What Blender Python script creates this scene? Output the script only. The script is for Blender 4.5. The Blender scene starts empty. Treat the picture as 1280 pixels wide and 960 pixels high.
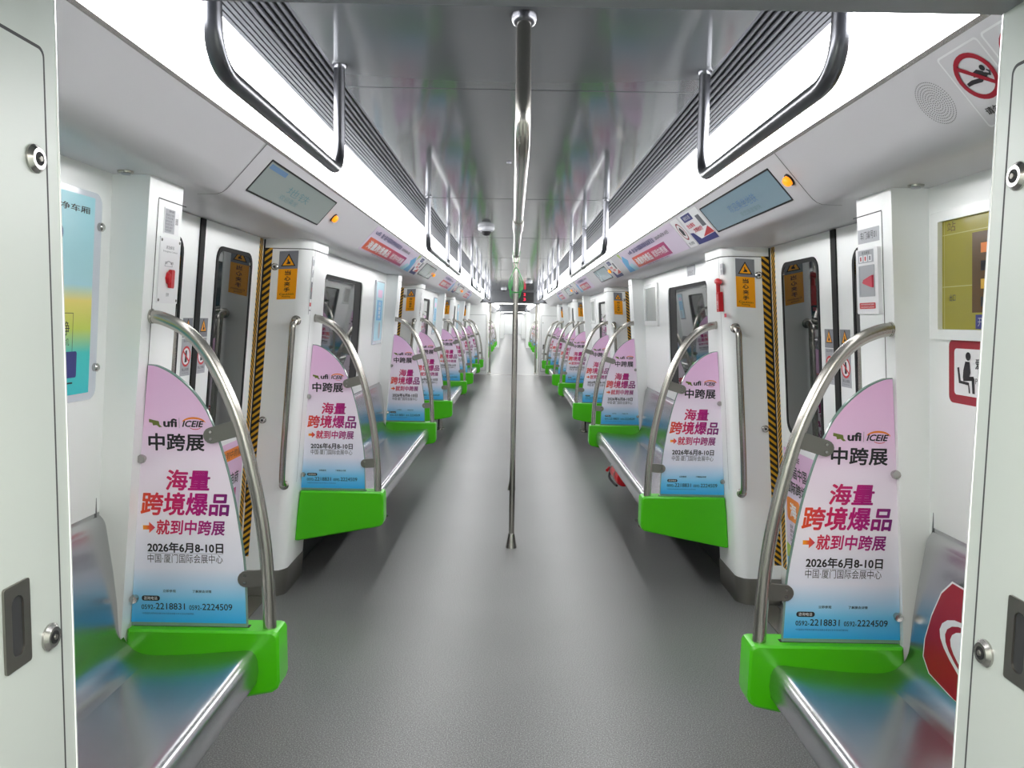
import bpy, bmesh, math, random
from mathutils import Vector, Matrix
random.seed(7)
SC = bpy.context.scene
COL = SC.collection

# ------------------------------------------------------------------ camera, world, exposure
cam_d = bpy.data.cameras.new('camera'); cam = bpy.data.objects.new('camera', cam_d); COL.objects.link(cam)
F_PX = 965.5
cam_d.sensor_fit = 'HORIZONTAL'; cam_d.sensor_width = 36.0; cam_d.lens = F_PX / 1280 * 36
cam_d.clip_start = 0.02; cam_d.clip_end = 300
CAMP = Vector((-0.0148, 0, 1.37))
_Y = Vector((0.9, 79.5, -F_PX)).normalized()
_Z = -Vector((-207.6, -11784.0, -F_PX)); _Z -= _Y * _Y.dot(_Z); _Z.normalize()
_X = _Y.cross(_Z)
_R = Matrix((_X, _Y, _Z))          # rows = world axes in camera space -> camera-to-world rotation
cam.matrix_world = Matrix.Translation(CAMP) @ _R.to_4x4()
SC.camera = cam
SC.view_settings.view_transform = 'Standard'; SC.view_settings.look = 'None'
SC.view_settings.exposure = 2.0; SC.view_settings.gamma = 1.0; SC.view_settings.use_curve_mapping = False
LIGHT = 4.2
w = bpy.data.worlds.new('dark tunnel'); SC.world = w; w.use_nodes = True
w.node_tree.nodes['Background'].inputs[0].default_value = (0.01, 0.012, 0.013, 1)
w.node_tree.nodes['Background'].inputs[1].default_value = 0.4
SC.cycles.max_bounces = 12; SC.cycles.diffuse_bounces = 9; SC.cycles.glossy_bounces = 4
SC.cycles.caustics_reflective = False; SC.cycles.caustics_refractive = False
SC.cycles.sample_clamp_indirect = 6

# ------------------------------------------------------------------ materials
def lin(c):
    return tuple((x / 255 / 12.92) if x / 255 <= 0.04045 else ((x / 255 + 0.055) / 1.055) ** 2.4 for x in c) + (1,)
M = {}
def mat(n, rgb, rough=0.5, metal=0.0, emit=0.0, ior=None, coat=0.0):
    m = bpy.data.materials.new(n); m.use_nodes = True; b = m.node_tree.nodes['Principled BSDF']
    b.inputs['Base Color'].default_value = lin(rgb); b.inputs['Roughness'].default_value = rough
    b.inputs['Metallic'].default_value = metal
    if ior: b.inputs['IOR'].default_value = ior
    if coat: b.inputs['Coat Weight'].default_value = coat; b.inputs['Coat Roughness'].default_value = 0.08
    if emit:
        b.inputs['Emission Color'].default_value = lin(rgb); b.inputs['Emission Strength'].default_value = emit
    M[n] = m
    return m
def nodes(n):
    t = M[n].node_tree
    return t, t.nodes, t.links, t.nodes['Principled BSDF']
mat('white panel', (242, 244, 243), 0.33)
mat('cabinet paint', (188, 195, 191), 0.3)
mat('edge trim', (240, 242, 241), 0.25)
mat('cornice paint', (212, 210, 214), 0.38)
mat('ceiling panel', (84, 87, 90), 0.09)
mat('gangway grey', (120, 123, 128), 0.4)
mat('seam', (62, 64, 66), 0.7)
mat('soft seam', (128, 130, 132), 0.6)
mat('black rubber', (9, 10, 12), 0.75)
mat('dark', (24, 25, 27), 0.7)
mat('dark grey', (46, 47, 49), 0.6)
mat('glass', (18, 26, 26), 0.02, ior=2.0)
mat('glass edge', (120, 146, 138), 0.15)
mat('steel', (190, 188, 184), 0.24, 1.0)
mat('satin steel', (180, 177, 170), 0.27, 1.0)
mat('seat steel', (196, 197, 200), 0.2, 1.0)
mat('kick steel', (140, 138, 132), 0.4, 1.0)
mat('vent slat', (128, 130, 138), 0.35, 0.6)
mat('green', (70, 186, 8), 0.3)
mat('hoop steel', (104, 105, 110), 0.28, 1.0)
mat('header dark', (70, 72, 76), 0.5)
mat('strap green', (30, 128, 52), 0.35)
mat('lamp', (255, 255, 255), 0.5, emit=LIGHT)
mat('small lamp', (255, 250, 240), 0.5, emit=4.5)
mat('sheet white', (236, 236, 238), 0.4)
mat('label grey', (176, 178, 184), 0.45)
mat('sticker grey', (132, 134, 142), 0.4)
mat('ink', (26, 24, 30), 0.5)
mat('ink soft', (104, 106, 114), 0.5)
mat('navy', (44, 50, 122), 0.45)
mat('red', (204, 22, 34), 0.35)
mat('crimson', (160, 12, 40), 0.4)
mat('pink red', (214, 60, 84), 0.45)
mat('amber', (255, 170, 0), 0.35)
mat('sign yellow', (238, 190, 60), 0.4)
mat('orange', (236, 130, 30), 0.4)
mat('orange lamp', (255, 140, 20), 0.3, emit=0.35)
mat('olive', (104, 112, 44), 0.45)
mat('magenta', (178, 24, 118), 0.4)
mat('pale pink', (226, 186, 220), 0.4)
mat('lilac', (222, 208, 228), 0.4)
mat('sky blue', (96, 176, 224), 0.4)
mat('pale blue', (176, 218, 232), 0.4)
mat('teal', (60, 196, 204), 0.4)
mat('lime', (176, 204, 90), 0.4)
mat('screen grey', (150, 160, 158), 0.12)
mat('screen blue', (132, 158, 172), 0.12)
mat('screen ghost', (118, 146, 152), 0.2)
mat('screen ghost blue', (108, 140, 178), 0.2)
mat('map olive', (160, 152, 58), 0.15)
mat('map line', (196, 190, 120), 0.2)
mat('map brown', (98, 74, 44), 0.2)
mat('map gold', (214, 168, 40), 0.3)
mat('blank grey', (168, 172, 168), 0.25)
mat('led red', (220, 20, 60), 0.5, emit=0.25)
mat('clear holder', (206, 212, 222), 0.15)

def ramp(links_nodes, stops, fac_socket):
    t, ns, ls, b = links_nodes
    r = ns.new('ShaderNodeValToRGB')
    els = r.color_ramp.elements
    while len(els) < len(stops): els.new(0.5)
    for e, (p, c) in zip(els, stops): e.position = p; e.color = lin(c)
    ls.new(fac_socket, r.inputs[0])
    return r.outputs[0]
def axis_ramp(name, axis, a, bb, stops, rough=0.35):
    mat(name, (255, 255, 255), rough)
    t, ns, ls, b = nodes(name)
    tc = ns.new('ShaderNodeTexCoord'); sx = ns.new('ShaderNodeSeparateXYZ'); mr = ns.new('ShaderNodeMapRange')
    ls.new(tc.outputs['Object'], sx.inputs[0]); ls.new(sx.outputs[axis], mr.inputs[0])
    mr.inputs[1].default_value = a; mr.inputs[2].default_value = bb
    ls.new(ramp((t, ns, ls, b), stops, mr.outputs[0]), b.inputs['Base Color'])
# printed sheet of the partitions: pink head, pale middle, blue foot (z measured from the floor)
axis_ramp('poster sheet', 2, 0.51, 1.23,
          [(0.0, (52, 166, 232)), (0.08, (112, 196, 238)), (0.21, (226, 228, 243)), (0.42, (242, 236, 245)), (0.64, (240, 224, 241)), (0.80, (236, 196, 230)), (1.0, (232, 184, 224))])
axis_ramp('poster ink', 0, -0.13, 0.125, [(0.0, (230, 84, 24)), (0.28, (206, 34, 84)), (0.6, (182, 22, 120)), (1.0, (104, 20, 108))])
axis_ramp('arrow ink', 0, -0.125, -0.085, [(0.0, (250, 176, 40)), (0.5, (232, 92, 40)), (1.0, (196, 30, 110))])
axis_ramp('red box', 1, -0.95, 0.45, [(0.0, (234, 92, 34)), (0.5, (212, 40, 80)), (1.0, (178, 20, 118))])
axis_ramp('red box flipped', 1, -0.62, 0.52, [(0.0, (178, 20, 118)), (0.5, (212, 40, 80)), (1.0, (234, 92, 34))])
axis_ramp('holder sheet', 2, -0.25, 0.25, [(0.0, (40, 190, 200)), (0.22, (60, 200, 196)), (0.34, (200, 216, 90)), (0.48, (236, 220, 120)), (0.56, (176, 222, 232)), (1.0, (158, 214, 226))])
def hazard(name, period, slope):
    mat(name, (255, 255, 255), 0.4)
    t, ns, ls, b = nodes(name)
    tc = ns.new('ShaderNodeTexCoord'); sx = ns.new('ShaderNodeSeparateXYZ'); ls.new(tc.outputs['Object'], sx.inputs[0])
    a = ns.new('ShaderNodeMath'); a.operation = 'MULTIPLY_ADD'
    ls.new(sx.outputs['XYZ'.index(slope[0])], a.inputs[0]); a.inputs[1].default_value = slope[1]; ls.new(sx.outputs[2], a.inputs[2])
    d = ns.new('ShaderNodeMath'); d.operation = 'DIVIDE'; ls.new(a.outputs[0], d.inputs[0]); d.inputs[1].default_value = period
    f = ns.new('ShaderNodeMath'); f.operation = 'FRACT'; ls.new(d.outputs[0], f.inputs[0])
    r = ns.new('ShaderNodeValToRGB'); r.color_ramp.interpolation = 'CONSTANT'
    r.color_ramp.elements[0].color = lin((22, 18, 14)); r.color_ramp.elements[1].position = 0.52; r.color_ramp.elements[1].color = lin((214, 160, 30))
    ls.new(f.outputs[0], r.inputs[0]); ls.new(r.outputs[0], b.inputs['Base Color'])
hazard('hazard left', 0.029, ('X', -0.75)); hazard('hazard right', 0.029, ('X', 0.75))
hazard('hazard leaf', 0.024, ('Y', 0.9))
# speckled grey rubber floor
mat('floor rubber', (112, 114, 114), 0.38)
t, ns, ls, b = nodes('floor rubber')
tc = ns.new('ShaderNodeTexCoord'); n1 = ns.new('ShaderNodeTexNoise'); n1.inputs['Scale'].default_value = 240; n1.inputs['Detail'].default_value = 2
ls.new(tc.outputs['Object'], n1.inputs['Vector'])
c1 = ramp((t, ns, ls, b), [(0.28, (76, 77, 77)), (0.5, (107, 108, 108)), (0.70, (152, 153, 152))], n1.outputs[0])
n2 = ns.new('ShaderNodeTexNoise'); n2.inputs['Scale'].default_value = 1.3; n2.inputs['Detail'].default_value = 4
ls.new(tc.outputs['Object'], n2.inputs['Vector'])
mx = ns.new('ShaderNodeMix'); mx.data_type = 'RGBA'; mx.blend_type = 'MULTIPLY'; mx.inputs[0].default_value = 0.25
ls.new(c1, mx.inputs[6]); ls.new(ramp((t, ns, ls, b), [(0.3, (190, 190, 190)), (0.7, (255, 255, 255))], n2.outputs[0]), mx.inputs[7])
ls.new(mx.outputs[2], b.inputs['Base Color'])
# brushed look on the seats
t, ns, ls, b = nodes('seat steel')
tc = ns.new('ShaderNodeTexCoord'); mp = ns.new('ShaderNodeMapping'); mp.inputs['Scale'].default_value = (60, 60, 60)
nn = ns.new('ShaderNodeTexNoise'); nn.inputs['Scale'].default_value = 2
ls.new(tc.outputs['Object'], mp.inputs[0]); ls.new(mp.outputs[0], nn.inputs['Vector'])
mr = ns.new('ShaderNodeMapRange'); ls.new(nn.outputs[0], mr.inputs[0]); mr.inputs[3].default_value = 0.24; mr.inputs[4].default_value = 0.28
ls.new(mr.outputs[0], b.inputs['Roughness'])

# ------------------------------------------------------------------ mesh helpers
class MB:
    def __init__(s): s.v = []; s.f = []; s.m = []
    def add(s, vs, fs, m):
        o = len(s.v); s.v += [tuple(p) for p in vs]
        for f in fs: s.f.append(tuple(i + o for i in f)); s.m.append(m)
        return s
    def box(s, a, b, m):
        (x0, y0, z0), (x1, y1, z1) = a, b
        v = [(x0, y0, z0), (x1, y0, z0), (x1, y1, z0), (x0, y1, z0), (x0, y0, z1), (x1, y0, z1), (x1, y1, z1), (x0, y1, z1)]
        return s.add(v, [(0, 3, 2, 1), (4, 5, 6, 7), (0, 1, 5, 4), (1, 2, 6, 5), (2, 3, 7, 6), (3, 0, 4, 7)], m)
    def loft(s, rings, m, caps=True, closed=True):
        n = len(rings[0]); v = [p for r in rings for p in r]; f = []
        for i in range(len(rings) - 1):
            for j in range(n if closed else n - 1):
                k = (j + 1) % n
                f.append((i * n + j, i * n + k, (i + 1) * n + k, (i + 1) * n + j))
        if caps and closed:
            f.append(tuple(range(n - 1, -1, -1))); f.append(tuple((len(rings) - 1) * n + j for j in range(n)))
        return s.add(v, f, m)
    def prism_y(s, xz, y0, y1, m): return s.loft([[(x, y0, z) for x, z in xz], [(x, y1, z) for x, z in xz]], m)
    def tube(s, path, r, m, seg=10, flat=1.0, caps=True):
        P = [Vector(p) for p in path]; rings = []; up = None
        for i, p in enumerate(P):
            t = (P[min(i + 1, len(P) - 1)] - P[max(i - 1, 0)]).normalized()
            if up is None:
                up = Vector((0, 1, 0)) if abs(t.y) < 0.9 else Vector((1, 0, 0))
            a = (up - t * up.dot(t)).normalized(); up = a; bb = t.cross(a)
            rr = r[i] if isinstance(r, (list, tuple)) else r
            rings.append([tuple(p + a * math.cos(2 * math.pi * k / seg) * rr * flat + bb * math.sin(2 * math.pi * k / seg) * rr) for k in range(seg)])
        return s.loft(rings, m, caps)
    def lathe(s, c, axis, prof, m, seg=18):
        ax = Vector(axis).normalized(); a = ax.orthogonal().normalized(); bb = ax.cross(a); c = Vector(c)
        return s.loft([[tuple(c + ax * h + (a * math.cos(2 * math.pi * k / seg) + bb * math.sin(2 * math.pi * k / seg)) * max(r, 1e-4)) for k in range(seg)] for r, h in prof], m)
    def build(s, name, parent=None, loc=(0, 0, 0), smooth=35, kind=None):
        if parent is not None: off = Vector(wloc(parent))
        else: off = Vector(loc)
        me = bpy.data.meshes.new(name)
        me.from_pydata([tuple(Vector(p) - off) for p in s.v], [], s.f)
        names = []
        for k in s.m:
            if k not in names: names.append(k)
        for k in names: me.materials.append(M[k])
        me.polygons.foreach_set('material_index', [names.index(k) for k in s.m])
        bm = bmesh.new(); bm.from_mesh(me); bmesh.ops.recalc_face_normals(bm, faces=[f for f in bm.faces if len(f.verts) > 2 and not is_flat_island(f)]); bm.to_mesh(me); bm.free()
        if smooth:
            me.polygons.foreach_set('use_smooth', [True] * len(me.polygons)); me.set_sharp_from_angle(angle=math.radians(smooth))
        me.update()
        o = bpy.data.objects.new(name, me); COL.objects.link(o)
        if parent is not None: o.parent = parent
        else: o.location = off
        if kind: o['kind'] = kind
        return o
def is_flat_island(f): return all(e.is_boundary for e in f.edges)
def wloc(o):
    p = Vector(o.location)
    while o.parent: o = o.parent; p += Vector(o.location)
    return p
def thing(name, label, cat, loc, group=None, kind=None):
    o = bpy.data.objects.new(name, None); o.empty_display_size = 0.05; COL.objects.link(o); o.location = loc
    tag(o, label, cat, group, kind); return o
def tag(o, label=None, cat=None, group=None, kind=None):
    if label and len(label.split()) > 16: print('LONG', len(label.split()), label)
    if label: o['label'] = label
    if cat: o['category'] = cat
    if group: o['group'] = group
    if kind: o['kind'] = kind
    return o
KIDS = {}
def copy_tree(o, loc, label=None, group=None):
    def kids(p): return [c for c in p.children]
    c = o.copy(); COL.objects.link(c); c.location = loc
    if label: c['label'] = label
    if group: c['group'] = group
    for a in kids(o):
        a2 = a.copy(); COL.objects.link(a2); a2.parent = c
        for g in kids(a):
            g2 = g.copy(); COL.objects.link(g2); g2.parent = a2
    return c
def rrect(u0, v0, u1, v1, r, n=5):
    out = []
    for cx, cy, a in ((u1 - r, v1 - r, 0), (u0 + r, v1 - r, 90), (u0 + r, v0 + r, 180), (u1 - r, v0 + r, 270)):
        for k in range(n + 1):
            t = math.radians(a + 90 * k / n); out.append((cx + r * math.cos(t), cy + r * math.sin(t)))
    return out
def circ(cx, cy, r, n=28, ry=None): return [(cx + r * math.cos(2 * math.pi * k / n), cy + (ry or r) * math.sin(2 * math.pi * k / n)) for k in range(n)]
def catmull(pts, n=6):
    P = [Vector(p) for p in pts]; out = []
    for i in range(len(P) - 1):
        p0, p1, p2, p3 = P[max(i - 1, 0)], P[i], P[i + 1], P[min(i + 2, len(P) - 1)]
        for k in range(n):
            t = k / n
            out.append(0.5 * ((2 * p1) + (p2 - p0) * t + (2 * p0 - 5 * p1 + 4 * p2 - p3) * t * t + (3 * p1 - p0 - 3 * p2 + p3) * t ** 3))
    return out + [P[-1]]
def fillet(pts, r, n=7):
    P = [Vector(p) for p in pts]; out = [P[0]]
    for i in range(1, len(P) - 1):
        a = (P[i - 1] - P[i]).normalized(); c = (P[i + 1] - P[i]).normalized()
        A = P[i] + a * r; B = P[i] + c * r
        for k in range(n + 1):
            t = k / n; out.append(A * (1 - t) ** 2 + P[i] * 2 * t * (1 - t) + B * t * t)
    return out + [P[-1]]

TXT = {}
def text2d(s, bold=0.0, shear=0.0):
    key = (s, bold, shear)
    if key in TXT: return TXT[key]
    cu = bpy.data.curves.new('t', 'FONT'); cu.body = s; cu.size = 1.0; cu.shear = shear; cu.resolution_u = 3
    o = bpy.data.objects.new('t', cu); COL.objects.link(o)
    dg = bpy.context.evaluated_depsgraph_get()
    me = bpy.data.meshes.new_from_object(o.evaluated_get(dg))
    v = [(p.co.x, p.co.y) for p in me.vertices]; f = [tuple(p.vertices) for p in me.polygons]
    bpy.data.objects.remove(o); bpy.data.curves.remove(cu); bpy.data.meshes.remove(me)
    if bold and v:        # heavier strokes: the same outline laid over itself, shifted by the stroke's extra half width
        n0 = len(v); V0, F0 = v, f; v, f = [], []
        for k in range(8):
            a = math.pi * k / 4; dx, dy = bold * math.cos(a), bold * math.sin(a)
            f += [tuple(i + len(v) for i in q) for q in F0]; v += [(x + dx, y + dy, k) for x, y in V0]
    if v:
        x0 = min(p[0] for p in v); x1 = max(p[0] for p in v); y0 = min(p[1] for p in v); y1 = max(p[1] for p in v)
        v = [((p[0] - x0) / max(x1 - x0, 1e-6), (p[1] - y0) / max(y1 - y0, 1e-6), 5e-5 * p[2] if len(p) > 2 else 0) for p in v]
    TXT[key] = (v, f); return TXT[key]
class Plane:
    """a flat drawing frame on a surface: origin, right, up, out"""
    def __init__(s, O, U, V, mb=None):
        s.O = Vector(O); s.U = Vector(U).normalized(); s.V = Vector(V).normalized(); s.N = s.U.cross(s.V).normalized(); s.mb = mb or MB()
    def p(s, u, v, h=0): return tuple(s.O + s.U * u + s.V * v + s.N * h)
    def poly(s, pts, m, h=0.001): s.mb.add([s.p(u, v, h) for u, v in pts], [tuple(range(len(pts)))], m); return s
    def rect(s, u0, v0, u1, v1, m, h=0.001): return s.poly([(u0, v0), (u1, v0), (u1, v1), (u0, v1)], m, h)
    def slab(s, pts, m, h0=0.0, h1=0.001):
        s.mb.loft([[s.p(u, v, h0) for u, v in pts], [s.p(u, v, h1) for u, v in pts]], m); return s
    def ring(s, outer, inner, m, h=0.001, h0=None):
        n = len(outer)
        if h0 is None:
            v = [s.p(*q, h) for q in outer] + [s.p(*q, h) for q in inner]
            s.mb.add(v, [(j, (j + 1) % n, n + (j + 1) % n, n + j) for j in range(n)], m)
        else:
            R = [[s.p(*q, h0) for q in outer], [s.p(*q, h) for q in outer], [s.p(*q, h) for q in inner], [s.p(*q, h0) for q in inner], [s.p(*q, h0) for q in outer]]
            s.mb.loft(R, m, caps=False)
        return s
    def text(s, t, u0, v0, u1, v1, m, h=0.002, bold=0.0, shear=0.0):
        v, f = text2d(t, bold, shear)
        s.mb.add([s.p(u0 + a * (u1 - u0), v0 + b * (v1 - v0), h + e) for a, b, e in v], f, m); return s
    def column(s, t, u0, v0, u1, v1, m, h=0.002, bold=0.0):
        n = len(t); d = (v1 - v0) / n
        for i, c in enumerate(t): s.text(c, u0, v1 - (i + 0.9) * d, u1, v1 - (i + 0.1) * d, m, h, bold)
        return s

# ------------------------------------------------------------------ the shape of the car
ZS = 1.735                                   # height of the soffit over doors and windows
def wx(x0, k, z): return x0 + k * (ZS - z)
PIL = (0.972, 0.086); WALL = (1.072, 0.065); DOOR = (1.188, 0.085)
def lean_plane(s, spec, y, z, mb=None):      # text frame on a leaning side surface
    x0, k = spec
    return Plane((s * wx(x0, k, z), y, z), (0, -s, 0), (-s * k, 0, 1), mb)
def face_plane(x, y, z, mb=None): return Plane((x, y, z), (1, 0, 0), (0, 0, 1), mb)     # faces the camera
def corn_plane(s, y, t, mb=None):            # t: 0 lower edge .. 1 upper edge of the sloped band
    x = 0.89 + (0.763 - 0.89) * t; z = 1.745 + (1.886 - 1.745) * t
    return Plane((s * x, y, z), (0, -s, 0), (-s * 0.127, 0, 0.141), mb)
SIDE = {-1: 'left', 1: 'right'}
PITCH = 4.43; P1Y = 2.10; GAP = 1.77
Y0, Y1 = 1.10, 19.35                          # inside ends of this car
PY = []
for k in range(4): PY += [P1Y + PITCH * k, P1Y + GAP + PITCH * k]

def shell(y0, y1, n, first):
    sfx = '' if first else ''
    f = MB().box((-1.4, y0, -0.06), (1.4, y1, 0), 'floor rubber').build('floor', kind='structure')
    MB().box((-0.552, y0, 2.10), (0.552, y1, 2.14), 'ceiling panel').build('ceiling', kind='structure')
    yy = 2.52 if first else y0 + 1.5
    seams = MB(); k = yy
    while k < y1 - 0.2:
        seams.box((-0.55, k, 2.0992), (0.55, k + 0.005, 2.102), 'seam'); k += 2.215
    seams.build('trim_%d' % n, kind='structure')
    for s in (-1, 1):
        # upper wall panels between door recesses are one leaning wall, seen behind the benches
        prof = [(s * wx(*WALL, 0), 0), (s * wx(*WALL, ZS), ZS), (s * 1.40, ZS), (s * 1.40, 0)]
        if not first:
            MB().prism_y(prof, y0, y1, 'white panel').build('wall_' + SIDE[s], kind='structure')
        c = [(0.763, 1.886), (0.868, 1.7695), (0.885, 1.752), (0.898, 1.742), (0.915, 1.736), (0.94, ZS), (1.40, ZS), (1.40, 1.9), (0.80, 1.9)]
        MB().prism_y([(s * a, b) for a, b in c], y0, y1, 'cornice paint').build('trim_%d' % (n + (1 if s < 0 else 2)), kind='structure')
        # roof behind lamp and vent
        MB().prism_y([(s * a, b) for a, b in ((0.552, 2.11), (0.70, 2.075), (0.80, 1.90), (0.84, 1.90), (0.74, 2.14), (0.552, 2.14))], y0, y1, 'gangway grey').build('trim_%d' % (n + (3 if s < 0 else 4)), kind='structure')
        where = ('near the %s benches' % SIDE[s]) if first else ''
        names = {1: 'in this car', 9: '', 10: ''}
        t = thing('ceiling_light', CARLAB[n] % ('long white light strip above the %s cornice' % SIDE[s]), 'light', (s * 0.72, y0, 1.886), 'light strips')
        m = MB(); q = [(0.684, 2.044), (0.700, 2.026), (0.722, 1.985), (0.742, 1.938), (0.762, 1.892)]
        m.loft([[(s * a, y, b) for a, b in q + [(q[-1][0] + .015, q[-1][1]), (q[0][0] + .02, q[0][1])]] for y in (y0 + .002, y1 - .002)], 'lamp')
        m.build('diffuser', t)
        MB().prism_y([(s * 0.757, 1.893), (s * 0.762, 1.885), (s * 0.772, 1.885), (s * 0.766, 1.895)], y0 + .002, y1 - .002, 'satin steel').build('trim_strip', t)
        v = thing('air_vent', CARLAB[n] % ('grey slatted air vent above the %s light strip' % SIDE[s]), 'vent', (s * 0.62, y0, 2.05), 'ceiling air vents')
        MB().prism_y([(s * 0.552, 2.106), (s * 0.682, 2.058), (s * 0.686, 2.068), (s * 0.552, 2.115)], y0 + .002, y1 - .002, 'dark').build('backing', v)
        m = MB()
        A = Vector((0.552, 2.100)); B = Vector((0.686, 2.043)); d = (B - A); nrm = Vector((-d.y, d.x)).normalized() * -1
        def bar(a, bq, h): 
            p = A + d * a; q2 = A + d * bq
            m.prism_y([(s * p.x, p.y), (s * q2.x, q2.y), (s * (q2.x), q2.y + h), (s * p.x, p.y + h)], y0 + .002, y1 - .002, 'vent slat')
        bar(0.0, 0.05, 0.012)
        for i in range(4): bar(0.115 + i * 0.105, 0.155 + i * 0.105, 0.008)
        for i in range(6): bar(0.53 + i * 0.078, 0.585 + i * 0.078, 0.008)
        m.build('slats', v)
CARLAB = {40: '%s of the last car', 1: '%s', 10: '%s of the next car', 20: '%s of the third car', 30: '%s of the car behind the viewer'}
shell(Y0, Y1, 1, True)
shell(20.55, 38.8, 10, False)
shell(40.0, 58.2, 20, False)
shell(59.4, 77.6, 40, False)
shell(-7.0, -1.0, 30, False)
# ends of the train
MB().box((-1.4, 77.6, 0), (1.4, 77.7, 2.14), 'white panel').build('wall_far', kind='structure')
MB().box((-1.4, -7.1, 0), (1.4, -7.0, 2.14), 'white panel').build('wall_near', kind='structure')
# gangways between the cars
for n, (a, b_) in enumerate(((-1.0, Y0), (Y1, 20.55), (38.8, 40.0), (58.2, 59.4))):
    MB().box((-0.8, a, -0.06), (0.8, b_, 0), 'floor rubber').build('floor', kind='structure')
    MB().box((-1.4, a, 1.80), (1.4, b_, 2.14), 'header dark' if n else 'gangway grey').build('ceiling', kind='structure')
    if n:
        for s in (-1, 1):
            x = sorted((s * 0.66, s * 0.8)); MB().box((x[0], a + .45, 0), (x[1], b_ - .45, 1.80), 'white panel').build('wall_' + SIDE[s], kind='structure')
    g = thing('gangway_light', ['flat white lamp under the gangway roof over the viewer', 'thin white lamp line under the header at the far end of this car', 'small white lamp over the second gangway', 'tiny white lamp over the third gangway'][n], 'light', (0, (a + b_) / 2 if n == 0 else a + .25, 1.795))
    yl = (-0.4, 0.4) if n == 0 else (a + .06, a + .45)
    MB().box((-0.5, yl[0], 1.790), (0.5, yl[1], 1.7995), 'satin steel').build('housing', g)
    MB().box((-0.47, yl[0] + .02, 1.786), (0.47, yl[1] - .02, 1.7905), 'small lamp').build('diffuser', g)
MB().box((-0.645, Y1 - .03, 0.0), (0.645, Y1 + .03, 0.004), 'satin steel').build('trim_6', kind='structure')

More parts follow.
